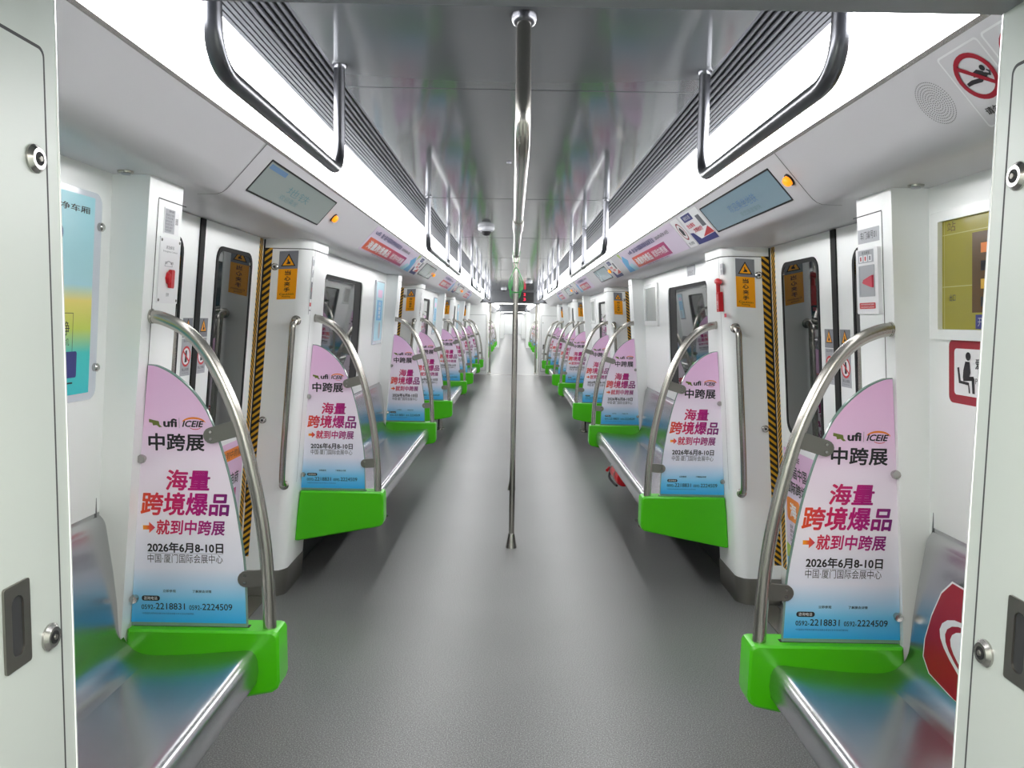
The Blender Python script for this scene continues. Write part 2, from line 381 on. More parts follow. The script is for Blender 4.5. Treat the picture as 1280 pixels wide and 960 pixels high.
# ------------------------------------------------------------------ walls, pillars, doors, windows of this car
def lean_block(m, s, foot, z0, z1, spec_k, mt, extra=0.0):
    # foot: [(|x| at ZS, y)], leaning with spec_k
    r = []
    for z in (z0, z1): r.append([(s * (x + (spec_k * (ZS - z) if x < 1.3 else 0)), y, z) for x, y in foot])
    m.loft(r, mt)
ORD = ['first', 'second', 'third', 'fourth', 'fifth']
for s in (-1, 1):
    m = MB()
    edges = [Y0] + PY + [Y1]
    for i in range(0, len(edges), 2):
        a = edges[i] if i == 0 else edges[i] + .08; b_ = edges[i + 1] if i == 8 else edges[i + 1] + 0.05
        m.prism_y([(s * wx(*WALL, 0), 0), (s * wx(*WALL, ZS), ZS), (s * 1.40, ZS), (s * 1.40, 0)], a, b_, 'white panel')
        m.prism_y([(s * (wx(*WALL, 0) - .012), 0.002), (s * (wx(*WALL, .38) - .012), .38), (s * wx(*WALL, .38), .38), (s * wx(*WALL, 0), 0.002)], a, b_, 'dark grey')  # dark grey lower wall, mostly painting in the deep shade under the benches
        if i == 0:
            m.box((sorted((s*1.128, s*1.14))[0], 2.046, .80), (sorted((s*1.128, s*1.14))[1], 2.049, 1.0), 'soft seam')
    m.build('wall_' + SIDE[s], kind='structure')
    tn = 50 if s < 0 else 70
    for k in range(4):
        d = PITCH * k; nm = ORD[k]
        # near pillar of the doorway
        t = thing('trim_%d' % (tn + 2 * k), None, None, (s * 1.1, 2.18 + d, 0), kind='structure')
        m = MB(); lean_block(m, s, [(PIL[0], 2.065 + d), (PIL[0], 2.27 + d), (PIL[0] + .03, 2.30 + d), (1.32, 2.30 + d), (1.32, 2.065 + d)], 0.13, ZS, PIL[1], 'white panel'); m.build('column', t, smooth=20)
        m = MB(); lean_block(m, s, [(PIL[0] - .004, 2.061 + d), (PIL[0] - .004, 2.27 + d), (PIL[0] + .03, 2.304 + d), (1.32, 2.304 + d), (1.32, 2.061 + d)], 0, 0.13, PIL[1], 'kick steel'); m.build('kick_plate', t, smooth=20)
        pl = lean_plane(s, PIL, 2.19 + d, 1.4); q = lambda y: -s * (y - 2.19)
        for (ya, za, yb, zb) in ((2.119, 1.683, 2.295, 1.686), (2.117, 0.5, 2.121, 1.683)):
            pl.rect(min(q(ya), q(yb)), za - 1.4, max(q(ya), q(yb)), zb - 1.4, 'seam', 0.0006)
        pl.mb.build('panel_seam', t, smooth=0)
        # far pillar, chamfered corner towards the viewer
        t = thing('trim_%d' % (tn + 2 * k + 1), None, None, (s * 1.1, 3.85 + d, 0), kind='structure')
        foot = lambda e: [(PIL[0] - e, 3.745 + d), (PIL[0] - e, 4.02 + d), (1.32, 4.02 + d), (1.32, 3.69 + d - e), (PIL[0] + .055, 3.69 + d - e), (PIL[0] + .03, 3.696 + d - e), (PIL[0] + .008 - e, 3.722 + d)]
        m = MB(); lean_block(m, s, foot(0), 0.13, 1.688, PIL[1], 'white panel'); lean_block(m, s, foot(0.004), 1.692, ZS, PIL[1], 'white panel'); lean_block(m, s, foot(-.003), 1.688, 1.692, PIL[1], 'seam'); m.build('column', t, smooth=40)
        m = MB(); lean_block(m, s, foot(.004), 0, 0.13, PIL[1], 'kick steel'); m.build('kick_plate', t, smooth=40)
        pl = lean_plane(s, PIL, 3.8 + d, 1.4); q = lambda y: -s * (y - 3.8)
        pl.rect(min(q(3.777), q(3.780)), -.85, max(q(3.777), q(3.780)), .288, 'seam', .0006)
        pl.mb.build('panel_seam', t, smooth=0)
        # striped edge and rubber on the pillar face
        m = MB(); m.loft([[(s * (x + .088 * (ZS - z)), 3.687 + d, z) for x in (1.150, 1.184)] + [(s * (x + .088 * (ZS - z)), 3.6905 + d, z) for x in (1.184, 1.150)] for z in (.2, ZS - .004)], 'hazard left' if s < 0 else 'hazard right'); m.build('hazard_strip', t, smooth=0)
        m = MB(); m.loft([[(s * (x + .088 * (ZS - z)), 3.672 + d, z) for x in (1.1842, 1.193)] + [(s * (x + .088 * (ZS - z)), 3.692 + d, z) for x in (1.193, 1.1842)] for z in (.13, ZS - .004)], 'black rubber'); m.build('rubber_strip', t, smooth=0)
        # door
        D = thing('door_%d' % (k + 1 if s < 0 else k + 5), None, None, (s * 1.2, 2.95 + d, 0), kind='structure')
        yc = 2.95 + d
        for sg, (ya, yb) in ((-1, (2.285 + d, yc - .016)), (1, (yc + .016, 3.70 + d))):
            m = MB(); m.loft([[(s * wx(*DOOR, z), ya, z), (s * wx(*DOOR, z), yb, z), (s * (wx(*DOOR, z) + .04), yb, z), (s * (wx(*DOOR, z) + .04), ya, z)] for z in (0.01, ZS - .002)], 'white panel')
            leaf = m.build('leaf', D, smooth=0)
            wa, wb = (yc - .57, yc - .155) if sg < 0 else (yc + .155, yc + .575)
            pl = lean_plane(s, DOOR, (wa + wb) / 2, 1.265); hw = (wb - wa) / 2
            o_ = rrect(-hw, -.385, hw, .385, .06); i_ = rrect(-hw + .018, -.367, hw - .018, .367, .045)
            pl.ring(o_, i_, 'black rubber', .004, 0.0); pl.mb.build('window_gasket', leaf)
            pl = lean_plane(s, DOOR, (wa + wb) / 2, 1.265); pl.slab(i_, 'glass', .0005, .0025); pl.mb.build('pane', leaf, smooth=0)
            if k < 2:
                pl = lean_plane(s, DOOR, yc + sg * .06, .93)
                pl.slab(rrect(-.018, -.04, .018, .04, .008), 'sheet white', 0, .003); pl.slab(rrect(-.008, -.03, .008, .03, .006), 'label grey', .003, .004); pl.mb.build('finger_recess', leaf)
        m = MB(); m.loft([[(s * (wx(*DOOR, z) - .006), yc - .022, z), (s * (wx(*DOOR, z) - .006), yc + .022, z), (s * (wx(*DOOR, z) + .03), yc + .022, z), (s * (wx(*DOOR, z) + .03), yc - .022, z)] for z in (0.01, ZS - .003)], 'black rubber'); m.build('rubber_seal', D, smooth=0)
        pl = lean_plane(s, DOOR, 3.635 + d, 1.0); pl.slab([(-.022, -.8), (.022, -.8), (.022, .733), (-.022, .733)], 'hazard leaf', 0, .002); pl.mb.build('hazard_strip', D, smooth=0)
        MB().box((min(s * 1.19, s * 1.30), 2.31 + d, 0), (max(s * 1.19, s * 1.30), 3.68 + d, .006), 'satin steel').build('threshold', D)
# windows over the long benches
wn = 0
for s in (-1, 1):
    for k in range(4):
        d = PITCH * k; wn += 1
        if k == 3: d += -0.05
        W = thing('window_%d' % wn, None, None, (s * 1.1, 4.9 + d, .95), kind='structure')
        pl = lean_plane(s, WALL, 4.905 + d, 1.27)
        o_ = rrect(-.60, -.40, .60, .39, .07); i_ = rrect(-.545, -.345, .545, .345, .05)
        pl.ring(o_, i_, 'white panel', .012, 0.0); pl.mb.build('window_frame', W)
        pl = lean_plane(s, WALL, 4.905 + d, 1.27); j_ = rrect(-.52, -.325, .52, .325, .04); pl.ring(i_, j_, 'black rubber', .006, 0.0); pl.rect(min(-s * .32, -s * .52), -.325, max(-s * .32, -s * .52), .325, 'black rubber', .004); pl.mb.build('window_gasket', W)  # wide black band paints in the dark reflection at the pane's far end
        pl = lean_plane(s, WALL, 4.905 + d, 1.27); pl.slab(rrect(-.522, -.327, .522, .327, .04), 'glass', .0008, .003); pl.mb.build('pane', W, smooth=0)

# ------------------------------------------------------------------ gangway cabinets
for s in (-1, 1):
    C_ = thing('equipment_cabinet', 'nearest %s-hand white cabinet beside the viewer, with round locks and a recessed pull' % SIDE[s], 'cabinet', (s * .95, .5, 0), 'gangway cabinets')
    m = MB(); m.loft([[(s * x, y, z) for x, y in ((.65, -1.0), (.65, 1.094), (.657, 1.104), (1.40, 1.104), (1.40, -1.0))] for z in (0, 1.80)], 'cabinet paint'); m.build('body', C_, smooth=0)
    m = MB(); m.loft([[(s * x, y, z) for x, y in ((.6485, 1.0945), (.652, 1.1025), (.659, 1.1055), (.659, 1.1035), (.6530, 1.101), (.650, 1.094))] for z in (0.0, 1.80)], 'edge trim'); m.build('edge_trim', C_, smooth=0)
    pl = Plane((s * .65, .62, 0), (0, -s, 0), (0, 0, 1)); q = lambda y: -s * (y - .62)
    a, b_ = sorted((q(.2), q(1.068)))
    pl.ring(rrect(a, .06, b_, 1.722, .012), rrect(a + .005, .065, b_ - .005, 1.717, .01), 'seam', .0008); pl.mb.build('door_seam', C_, smooth=0)
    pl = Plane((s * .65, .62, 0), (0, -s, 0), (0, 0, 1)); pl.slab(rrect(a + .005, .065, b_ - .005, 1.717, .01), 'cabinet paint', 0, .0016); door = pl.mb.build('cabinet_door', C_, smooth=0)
    for z in (1.571, .922):
        m = MB(); m.lathe((s * .6485, 1.037, z), (-s, 0, 0), [(.019, 0), (.019, .003), (.014, .008), (.0001, .0082)], 'steel'); m.lathe((s * .6405, 1.037, z), (-s, 0, 0), [(.009, 0), (.009, .0006), (.0001, .0007)], 'dark'); m.lathe((s * .6402, 1.037, z), (-s, 0, 0), [(.004, 0), (.0035, .002), (.0001, .002)], 'kick steel'); m.build('lock', door)
    pl = Plane((s * .6484, .967, .966), (0, -s, 0), (0, 0, 1))
    pl.ring(rrect(-.026, -.056, .026, .056, .004), rrect(-.012, -.040, .012, .040, .011), 'kick steel', .003, 0.0); pl.poly(rrect(-.012, -.040, .012, .040, .011), 'dark grey', .0004); pl.mb.build('recessed_pull', door)
    # far end of this car
    for yy, where in ((Y1, 'at the far end of this car'), (38.8, 'at the far end of the next car'), (58.2, 'at the far end of the third car')):
        C_ = thing('equipment_cabinet', 'white %s-hand cabinet %s, facing the viewer' % (SIDE[s], where), 'cabinet', (s * .95, yy + .2, 0), 'gangway cabinets')
        m = MB(); m.loft([[(s * x, y, z) for x, y in ((.65, yy + .45), (.65, yy + .008), (.658, yy), (1.40, yy), (1.40, yy + .45))] for z in (0, 1.80)], 'white panel'); m.build('body', C_, smooth=0)
        MB().box((min(s * .647, s * .66), yy - .004, 0), (max(s * .647, s * .66), yy + .01, 1.80), 'satin steel').build('edge_trim', C_)
        if yy == Y1:
            pl = face_plane(s * .90, yy, 0)
            pl.ring(rrect(-.20, .10, .22, 1.50, .01), rrect(-.193, .107, .213, 1.493, .008), 'soft seam', .001); pl.mb.build('door_seam', C_, smooth=0)
            pl = face_plane(s * .90, yy, 0); pl.slab(rrect(-.193, .107, .213, 1.493, .008), 'white panel', 0, .002); dd = pl.mb.build('cabinet_door', C_, smooth=0)
            pl = face_plane(s * .90 - .13 , yy - .002, .72); pl.slab(rrect(-.022, -.06, .022, .06, .01), 'dark grey', 0, .004); pl.mb.build('recessed_pull', dd)
            for z in (.32, .55, 1.32):
                m = MB(); m.lathe((s * .90 - .16, yy - .002, z), (0, -1, 0), [(.016, 0), (.012, .006), (.0001, .006)], 'satin steel'); m.build('lock', dd)
    for yy, where in ((20.10, 'at the near end of the next car'), (39.55, 'at the near end of the third car'), (58.95, 'at the near end of the last car')):
        C_ = thing('equipment_cabinet', 'white %s-hand cabinet %s' % (SIDE[s], where), 'cabinet', (s * .95, yy + .2, 0), 'gangway cabinets')
        m = MB(); m.loft([[(s * x, y, z) for x, y in ((.65, yy + .44), (.65, yy + .008), (.658, yy), (1.40, yy), (1.40, yy + .44))] for z in (0, 1.80)], 'white panel'); m.build('body', C_, smooth=0)
        MB().box((min(s * .647, s * .66), yy - .004, 0), (max(s * .647, s * .66), yy + .01, 1.80), 'satin steel').build('edge_trim', C_)

# ------------------------------------------------------------------ partitions at the bench ends
OUT = [(1.012, 1.230), (.988, 1.2265), (.947, 1.206), (.905, 1.171), (.870, 1.129), (.843, 1.078), (.812, .986), (.786, .880), (.768, .770), (.755, .660), (.751, .505), (1.075, .505), (1.057, .74), (1.038, .97)]
XC = .9135
def smooth_out(grow=0.0):
    top = catmull([(x, z, 0) for x, z in OUT[:11]], 4); pts = [(p.x, p.y) for p in top] + OUT[11:]
    if grow:
        c = (0.91, .85); pts = [(c[0] + (x - c[0]) * (1 + grow), c[1] + (z - c[1]) * (1 + grow * .45)) for x, z in pts]
    return pts
def draw_print(pl, up):
    # pl origin: floor level under the sheet's centre line; up: shift of the two head rows
    I = 'ink'
    pl.poly([(-.099 + up, 1.082), (-.086 + up, 1.079), (-.072 + up, 1.076), (-.070 + up, 1.066), (-.063 + up, 1.060), (-.071 + up, 1.059), (-.078 + up, 1.065), (-.088 + up, 1.064), (-.090 + up, 1.071), (-.099 + up, 1.073)], 'olive', .0006)
    pl.text('ufi', -.060 + up, 1.060, -.022 + up, 1.084, I, .0006, .035)
    pl.rect(-.0165 + up, 1.058, -.0155 + up, 1.086, 'ink soft', .0006)
    pl.text('ICEIE', -.008 + up, 1.061, .052 + up, 1.079, I, .0006, .03, .25)
    arc = [(.024 + .034 * math.cos(a), 1.070 + .019 * math.sin(a)) for a in [math.radians(20 + 8 * k) for k in range(18)]]
    arc2 = [(.024 + .034 * math.cos(a), 1.0685 + .015 * math.sin(a)) for a in [math.radians(20 + 8 * k) for k in range(18)]]
    for i in range(17): pl.poly([(arc[i][0] + up, arc[i][1]), (arc2[i][0] + up, arc2[i][1]), (arc2[i + 1][0] + up, arc2[i + 1][1]), (arc[i + 1][0] + up, arc[i + 1][1])], 'orange', .0006)
    low = [(.028 + .016 * math.cos(math.radians(200 + 10 * k)), 1.062 + .008 * math.sin(math.radians(200 + 10 * k))) for k in range(15)]
    for i in range(14): pl.poly([(low[i][0] + up, low[i][1]), (low[i][0] + up, low[i][1] + .0018), (low[i + 1][0] + up, low[i + 1][1] + .0018), (low[i + 1][0] + up, low[i + 1][1])], 'red', .0006)
    pl.text('中跨展', -.102 + up, .994, .053 + up, 1.043, I, .0006, .024)
    pl.text('海量', -.056, .883, .068, .942, 'poster ink', .0006, .026, .12)
    pl.text('跨境爆品', -.128, .812, .120, .878, 'poster ink', .0006, .026, .12)
    pl.text('就到中跨展', -.086, .757, .106, .800, 'poster ink', .0006, .024, .12)
    pl.poly([(-.122, .771), (-.122, .783), (-.105, .783), (-.105, .793), (-.088, .777), (-.105, .761), (-.105, .771)], 'arrow ink', .0006)
    pl.text('2026年6月8-10日', -.111, .706, .101, .736, I, .0006, .028)
    pl.rect(-.111, .7035, .101, .7045, 'ink soft', .0006)
    pl.text('中国·厦门国际会展中心', -.111, .677, .099, .702, I, .0006, .0)
    pl.text('立即参观', -.070, .592, -.034, .600, I, .0006, .01)
    pl.text('了解展会详情', .013, .592, .066, .600, I, .0006, .01)
    pl.poly(rrect(-.130, .567, -.079, .582, .0072), I, .0006); pl.text('咨询电话', -.124, .570, -.086, .5795, 'sheet white', .001, .0)
    pl.text('0592-', -.131, .5425, -.093, .556, I, .0006, .008); pl.text('2218831', -.091, .5425, -.009, .561, I, .0006, .008)
    pl.text('0592-', .003, .5425, .038, .556, I, .0006, .008); pl.text('2224509', .040, .5425, .124, .561, I, .0006, .008)
    pl.text('*中国国际跨境电商展览会组委会保留对本次活动的解释权', -.131, .528, .016, .5335, 'navy', .0006, .0)
RAIL = [(1.005, 1.364), (.968, 1.357), (.911, 1.329), (.859, 1.275), (.810, 1.185), (.763, 1.063), (.727, .917), (.702, .770), (.690, .632), (.685, .487)]
def partition(s, y, label):
    T = thing('bench_end_partition', label, 'partition', (s * XC, y, 0), 'poster partitions at the bench ends')
    # green foot block
    prof = [(1.072, .494), (.668, .494), (.657, .490), (.652, .480), (.650, .350), (.656, .330), (.672, .318), (.70, .312), (1.085, .238), (1.100, .24), (1.085, .40)]
    m = MB(); R = []
    for yy, g in ((y - .034, .006), (y - .028, 0), (y + .050, 0), (y + .055, .006)):
        cx, cz = .87, .39; R.append([(s * (x + (g if x < cx else -g)), yy, z + (g if z < cz else -g)) for x, z in prof])
    m.loft(R, 'green'); blk = m.build('foot_block', T)
    m = MB(); m.box((min(s * .742, s * 1.068), y - .006, .4925), (max(s * .742, s * 1.068), y + .014, .4948), 'dark'); m.build('slot', blk, smooth=0)
    # glass panel with printed sheets
    o = [(s * x, z) for x, z in smooth_out()]
    if s < 0: o = o[::-1]
    m = MB(); big = [(s * (x if x > 1.0 else x - .003), z + (.003 if z > 1.1 else 0) - (.012 if z < .6 else 0)) for x, z in smooth_out()]
    m.prism_y(big, y - .004, y + .006, 'glass edge'); g = m.build('glass_panel', T, smooth=0)
    pl = face_plane(s * XC, y - .004, 0); pl.slab([(x - s * XC, z) for x, z in o], 'poster sheet', 0, .0005)
    draw_print(Plane(pl.p(0, 0, .0004), (1, 0, 0), (0, 0, 1), pl.mb), .0 if s < 0 else .045)
    pl.mb.build('poster', g, smooth=0)
    pb = Plane((s * XC, y + .006, 0), (-1, 0, 0), (0, 0, 1)); pb.slab([(-(x - s * XC), z) for x, z in o], 'poster sheet', 0, .0005)
    draw_print(Plane(pb.p(0, 0, .0004), (-1, 0, 0), (0, 0, 1), pb.mb), .045 if s < 0 else 0)
    pb.mb.build('poster', g, smooth=0)
    # arched rail
    m = MB(); path = catmull([(s * x, y, z) for x, z in RAIL], 5); m.tube(path, .0185, 'satin steel', 12, 1.0); 
    m.lathe((s * 1.000, y, 1.364), (s, 0, 0), [(.020, -.002), (.020, .004)], 'satin steel'); m.build('arched_rail', T)
    # brackets, screws, clips
    for (bx, bz, rx, rz) in ((.838, 1.040, .765, 1.062), (.748, .636, .695, .640)):
        dv = Vector((rx - bx, rz - bz)); L = dv.length; e = dv / L; n2 = Vector((-e.y, e.x)); h = .0225
        pts = [(bx + e.x * L + n2.x * h, bz + e.y * L + n2.y * h), (bx + e.x * L - n2.x * h, bz + e.y * L - n2.y * h)]
        for k in range(9):
            a = math.radians(-90 - 180 * k / 8); c = e * math.cos(a) * -1 * -1; pts.append((bx + e.x * math.cos(a) * h + n2.x * math.sin(a) * h, bz + e.y * math.cos(a) * h + n2.y * math.sin(a) * h))
        m = MB(); m.prism_y([(s * a, b_) for a, b_ in pts], y - .014, y - .0055, 'kick steel'); br = m.build('bracket', T, smooth=30)
        for o2 in (-.010, .010):
            m = MB(); m.lathe((s * (bx + .002), y - .014, bz + o2), (0, -1, 0), [(.005, 0), (.004, .0025), (.0001, .0025)], 'steel', 8); m.build('screw', br)
    for (cx_, cz_) in ((1.030, .972), (1.060, .575)):
        m = MB(); m.lathe((s * cx_, y - .005, cz_), (0, -1, 0), [(.009, 0), (.009, .008), (.0125, .010), (.011, .018), (.0001, .019)], 'steel', 14); m.build('clip', T)
    return T
def plabel(i, s):
    return 'pink poster partition with green foot and arched rail, %s from viewer on %s side' % (['first', 'second', 'third', 'fourth', 'fifth', 'sixth', 'seventh', 'eighth'][i], SIDE[s])
for s in (-1, 1):
    p0 = partition(s, P1Y, plabel(0, s)); p0.location.y = P1Y + (.018 if s < 0 else -.018)
    for i in range(1, 8): copy_tree(p0, (s * XC, PY[i], 0), plabel(i, s))
    for i in range(6): copy_tree(p0, (s * XC, 20.55 - Y0 + PY[i], 0), '%s poster partition with green foot in the next car on the %s side' % (['first', 'second', 'third', 'fourth', 'fifth', 'sixth'][i], SIDE[s]), 'partitions in the next car')

# ------------------------------------------------------------------ benches
SEAT = [(.740, .338), (.722, .337), (.712, .350), (.707, .381), (.709, .412), (.716, .430), (.728, .4405), (.744, .4415), (.774, .438), (.86, .430), (.925, .425), (1.0, .423)]
def bez(a, b_, c, n=6): return [((1 - t) ** 2 * a[0] + 2 * t * (1 - t) * b_[0] + t * t * c[0], (1 - t) ** 2 * a[1] + 2 * t * (1 - t) * b_[1] + t * t * c[1]) for t in [k / n for k in range(n + 1)]]
BACK = bez((1.0, .423), (1.080, .425), (1.086, .50), 8) + [(1.089, .58), (1.097, .665)] + bez((1.113, .79), (1.117, .822), (1.150, .832), 5)
BLAB = ['short', 'first long', 'second long', 'third long', 'last']
for s in (-1, 1):
    yo = .018 if s < 0 else -.018
    ends = [(1.106, P1Y + yo - .036)] + [(PY[2 * k + 1] + .057, PY[2 * k + 2] - .036) for k in range(3)] + [(PY[7] + .057, Y1 - .007)]
    for i, (a, b_) in enumerate(ends):
        lab = ['short stainless bench nearest the viewer on the %s side, behind the cabinet', 'long stainless bench between the first and second doors on the %s side', 'long stainless bench between the second and third doors on the %s side', 'long stainless bench between the third and fourth doors on the %s side', 'stainless bench at the far end of the car on the %s side'][i] % SIDE[s]
        T = thing('metal_bench', lab, 'bench', (s * .9, (a + b_) / 2, 0), 'stainless benches')
        seat = SEAT + [(1.0, .405), (.80, .405), (.745, .40)]
        MB().prism_y([(s * x, z) for x, z in seat], a, b_, 'seat steel').build('seat', T, smooth=40)
        bk = BACK + [(1.128, .828), (1.125, .80), (1.098, .45), (1.06, .405), (1.0, .405)]
        bk = BACK + [(wx(*WALL, .82) - .001, .832), (wx(*WALL, .42) - .013, .405), (1.0, .405)]
        MB().prism_y([(s * x, z) for x, z in bk], a, b_, 'seat steel').build('backrest', T, smooth=40)
        MB().prism_y([(s * x, z) for x, z in ((.76, .37), (.80, .37), (.80, .405), (.76, .405))], a, b_, 'dark grey').build('under_beam', T)
        if i in (1, 2, 3):
            for fy in (.46, .52):
                yy = a + (b_ - a) * fy
                m = MB(); m.tube([(s * .90, yy, .0), (s * .90, yy, .405)], .022, 'satin steel'); m.lathe((s * .90, yy, 0), (0, 0, 1), [(.045, 0), (.045, .008), (.022, .012)], 'satin steel'); m.build('leg', T)

# ------------------------------------------------------------------ overhead hoops
def hoop(s, ys, label):
    T = thing('overhead_grab_rail', label, 'grab rail', (s * .54, (ys[0] + ys[-1]) / 2, 2.10), 'hanging grab rails')
    x = s * .531
    m = MB(); m.tube(fillet([(x, ys[0], 2.098), (x, ys[0], 1.795), (x, ys[-1], 1.795), (x, ys[-1], 2.098)], .085), .0165, 'hoop steel', 12); m.build('rail', T)
    for yy in ys[1:-1]:
        m = MB(); m.tube([(x, yy, 2.098), (x, yy, 1.80)], .0155, 'hoop steel'); m.build('leg', T)
        m = MB(); m.lathe((x, yy, 1.835), (0, 0, -1), [(.0155, 0), (.021, .008), (.021, .035)], 'hoop steel'); m.tube([(x, yy - .035, 1.795), (x, yy + .035, 1.795)], .0205, 'hoop steel'); m.build('tee_joint', T)
    for yy in ys:
        m = MB(); m.lathe((x, yy, 2.0995), (0, 0, -1), [(.020, 0), (.020, .004), (.017, .010)], 'hoop steel'); m.build('flange', T)
for s in (-1, 1):
    for i, ys in enumerate(((1.35, 2.31), (4.69, 6.10, 7.45), (9.65, 10.95, 12.3), (14.3, 15.7, 17.1))):
        hoop(s, ys, '%s hanging steel grab rail from the viewer along the %s light strip' % (ORD[i], SIDE[s]))

# ------------------------------------------------------------------ middle rail, poles, straps
BZ = 1.752
T = thing('overhead_handrail', 'thick steel handrail along the middle ceiling with a bent drop nearest the viewer', 'handrail', (0, 1.92, 2.10))
path = catmull([(0, 1.915, 2.098), (0, 1.885, 2.03), (0, 1.82, 1.93), (0, 1.765, 1.84), (0, 1.785, 1.778), (0, 1.88, 1.755), (0, 2.1, BZ), (0, 2.5, BZ)], 6) + fillet([(0, 3.0, BZ), (0, 8.6, BZ), (0, 8.9, 2.098)], .13, 9)
MB().tube(path, .0172, 'satin steel', 16).build('rail', T)
m = MB(); m.lathe((0, 1.915, 2.0995), (0, 0, -1), [(.031, 0), (.031, .012), (.026, .022), (.019, .026)], 'hoop steel', 24); m.build('flange', T)
m = MB(); m.lathe((0, 8.9, 2.0995), (0, 0, -1), [(.031, 0), (.031, .012), (.019, .026)], 'steel', 24); m.build('flange', T)
m = MB(); m.tube([(0, 2.98, BZ), (0, 3.28, BZ)], .0215, 'satin steel', 16); m.build('sleeve', T)
for nm, yy, xx in (('nearer', 4.584, .0), ('farther', 6.18, .0)):
    T = thing('grab_pole', 'slim steel aisle pole, the %s one%s' % (nm, ', with the lower flared foot' if nm == 'nearer' else ', half hidden behind the other'), 'pole', (xx, yy, 0), 'aisle poles')
    m = MB(); m.tube([(xx, yy, .03), (xx, yy, BZ - .016)], .0165, 'satin steel', 14); m.build('tube', T)
    m = MB(); m.lathe((xx, yy, 0), (0, 0, 1), [(.034, 0), (.032, .012), (.019, .082), (.018, .086), (.0166, .087)], 'satin steel', 20); m.build('flared_foot', T)
    m = MB(); m.tube([(xx, yy - .045, BZ), (xx, yy + .045, BZ)], .0205, 'satin steel', 14); m.lathe((xx, yy, BZ - .012), (0, 0, -1), [(.021, 0), (.021, .03), (.0166, .036)], 'satin steel', 14); m.build('tee_joint', T)
def strap(y, tilt, label):
    T = thing('hanging_strap', label, 'hand strap', (0, y, BZ), 'green hand straps')
    m = MB(); w_ = .016
    a = [(.0195 * math.cos(math.radians(90 + 20 * k)), .0195 * math.sin(math.radians(90 + 20 * k))) for k in range(-6, 7)]
    pathb = [(x, BZ + z) for x, z in a]; L = [(-.0195, BZ - .02)] 
    outer = [(p[0] * 1.14, BZ + (p[1] - BZ) * 1.14) for p in pathb]
    ring0 = [(x, z) for x, z in pathb]; 
    m.loft([[(p[0], y - w_, p[1]), (p[0], y + w_, p[1]), (q[0], y + w_, q[1]), (q[0], y - w_, q[1])] for p, q in zip(pathb, outer)], 'strap green')
    for sg in (-1, 1):
        m.loft([[(sg * a_, y - w_, z), (sg * a_, y + w_, z), (sg * (a_ + .003), y + w_, z), (sg * (a_ + .003), y - w_, z)] for a_, z in ((.018, BZ - .008), (.014, BZ - .03), (.004, BZ - .055), (.003, BZ - .085))], 'strap green')
    m.build('belt', T)
    c = Vector((0, y, BZ - .085)); pts = []
    prof = [(0, 0), (.010, -.010), (.030, -.055), (.041, -.095), (.036, -.122), (.02, -.136), (0, -.140), (-.02, -.136), (-.036, -.122), (-.041, -.095), (-.030, -.055), (-.010, -.010)]
    ca, sa = math.cos(tilt), math.sin(tilt)
    P = catmull([(c.x + x * ca, c.y + x * sa, c.z + z) for x, z in prof] + [(c.x, c.y, c.z)], 3)
    m = MB(); m.tube(P, .0030, 'strap green', 8); m.build('handle_loop', T)
for i, (y, tl) in enumerate(((4.40, .1), (4.78, -.5), (5.25, .4), (5.75, -.3))):
    strap(y, tl, '%s green hand strap from the viewer on the middle handrail' % ORD[i])

# ------------------------------------------------------------------ ceiling devices
for (x, y, lab) in ((-.236, 6.18, 'white dome camera on the ceiling left of the middle handrail, nearest'), (.274, 14.6, 'small dome camera on the ceiling right of the pole, farther along'), (-.231, 18.0, 'tiny dome camera on the ceiling by the far header')):
    T = thing('security_camera', lab, 'camera', (x, y, 2.10), 'dome cameras')
    m = MB(); m.lathe((x, y, 2.0995), (0, 0, -1), [(.064, 0), (.066, .012), (.060, .026), (.045, .034)], 'label grey', 24); m.build('housing', T)
    m = MB(); m.lathe((x, y, 2.067), (0, 0, -1), [(.040, 0), (.036, .016), (.024, .030), (.0001, .036)], 'black rubber', 20); m.build('dome', T)
for s in (-1, 1):
    T = thing('gangway_pole', 'thin upright steel pole in the far gangway on the %s side' % SIDE[s], 'pole', (s * .59, 20.0, 0), 'gangway poles')
    m = MB(); m.tube([(s * .59, 20.0, .0), (s * .59, 20.0, 1.798)], .022, 'kick steel', 10); m.build('tube', T)
    m = MB(); m.lathe((s * .59, 20.0, 0), (0, 0, 1), [(.04, 0), (.038, .012), (.022, .03)], 'satin steel'); m.build('foot', T)
T = thing('ceiling_sensor', 'tiny round sensor on the ceiling just left of the handrail', 'sensor', (-.012 - .02, 3.65, 2.10))
m = MB(); m.lathe((-.045, 3.65, 2.0995), (0, 0, -1), [(.012, 0), (.011, .005), (.0001, .007)], 'sticker grey'); m.build('cap', T)
T = thing('led_display', 'dark display with small red characters on the header at the far end', 'display', (.27, Y1, 1.9))
MB().box((.02, Y1 - .05, 1.83), (.50, Y1 - .001, 2.07), 'black rubber').build('housing', T)
pl = face_plane(.27, Y1 - .05, 1.95); pl.text('2', -.03, .03, .03, .10, 'led red', .002, .02); pl.text('3', -.03, -.09, .03, -.02, 'led red', .002, .02); pl.mb.build('characters', T, smooth=0)
T = thing('led_display', 'black display box over the far end of the next car', 'display', (.32, 38.7, 1.9))
MB().box((.1, 38.7, 1.83), (.6, 38.79, 2.07), 'black rubber').build('housing', T)
pl = face_plane(.35, 38.7, 1.95); pl.rect(-.2, -.09, .2, .09, 'dark', .002); pl.mb.build('screen', T, smooth=0)
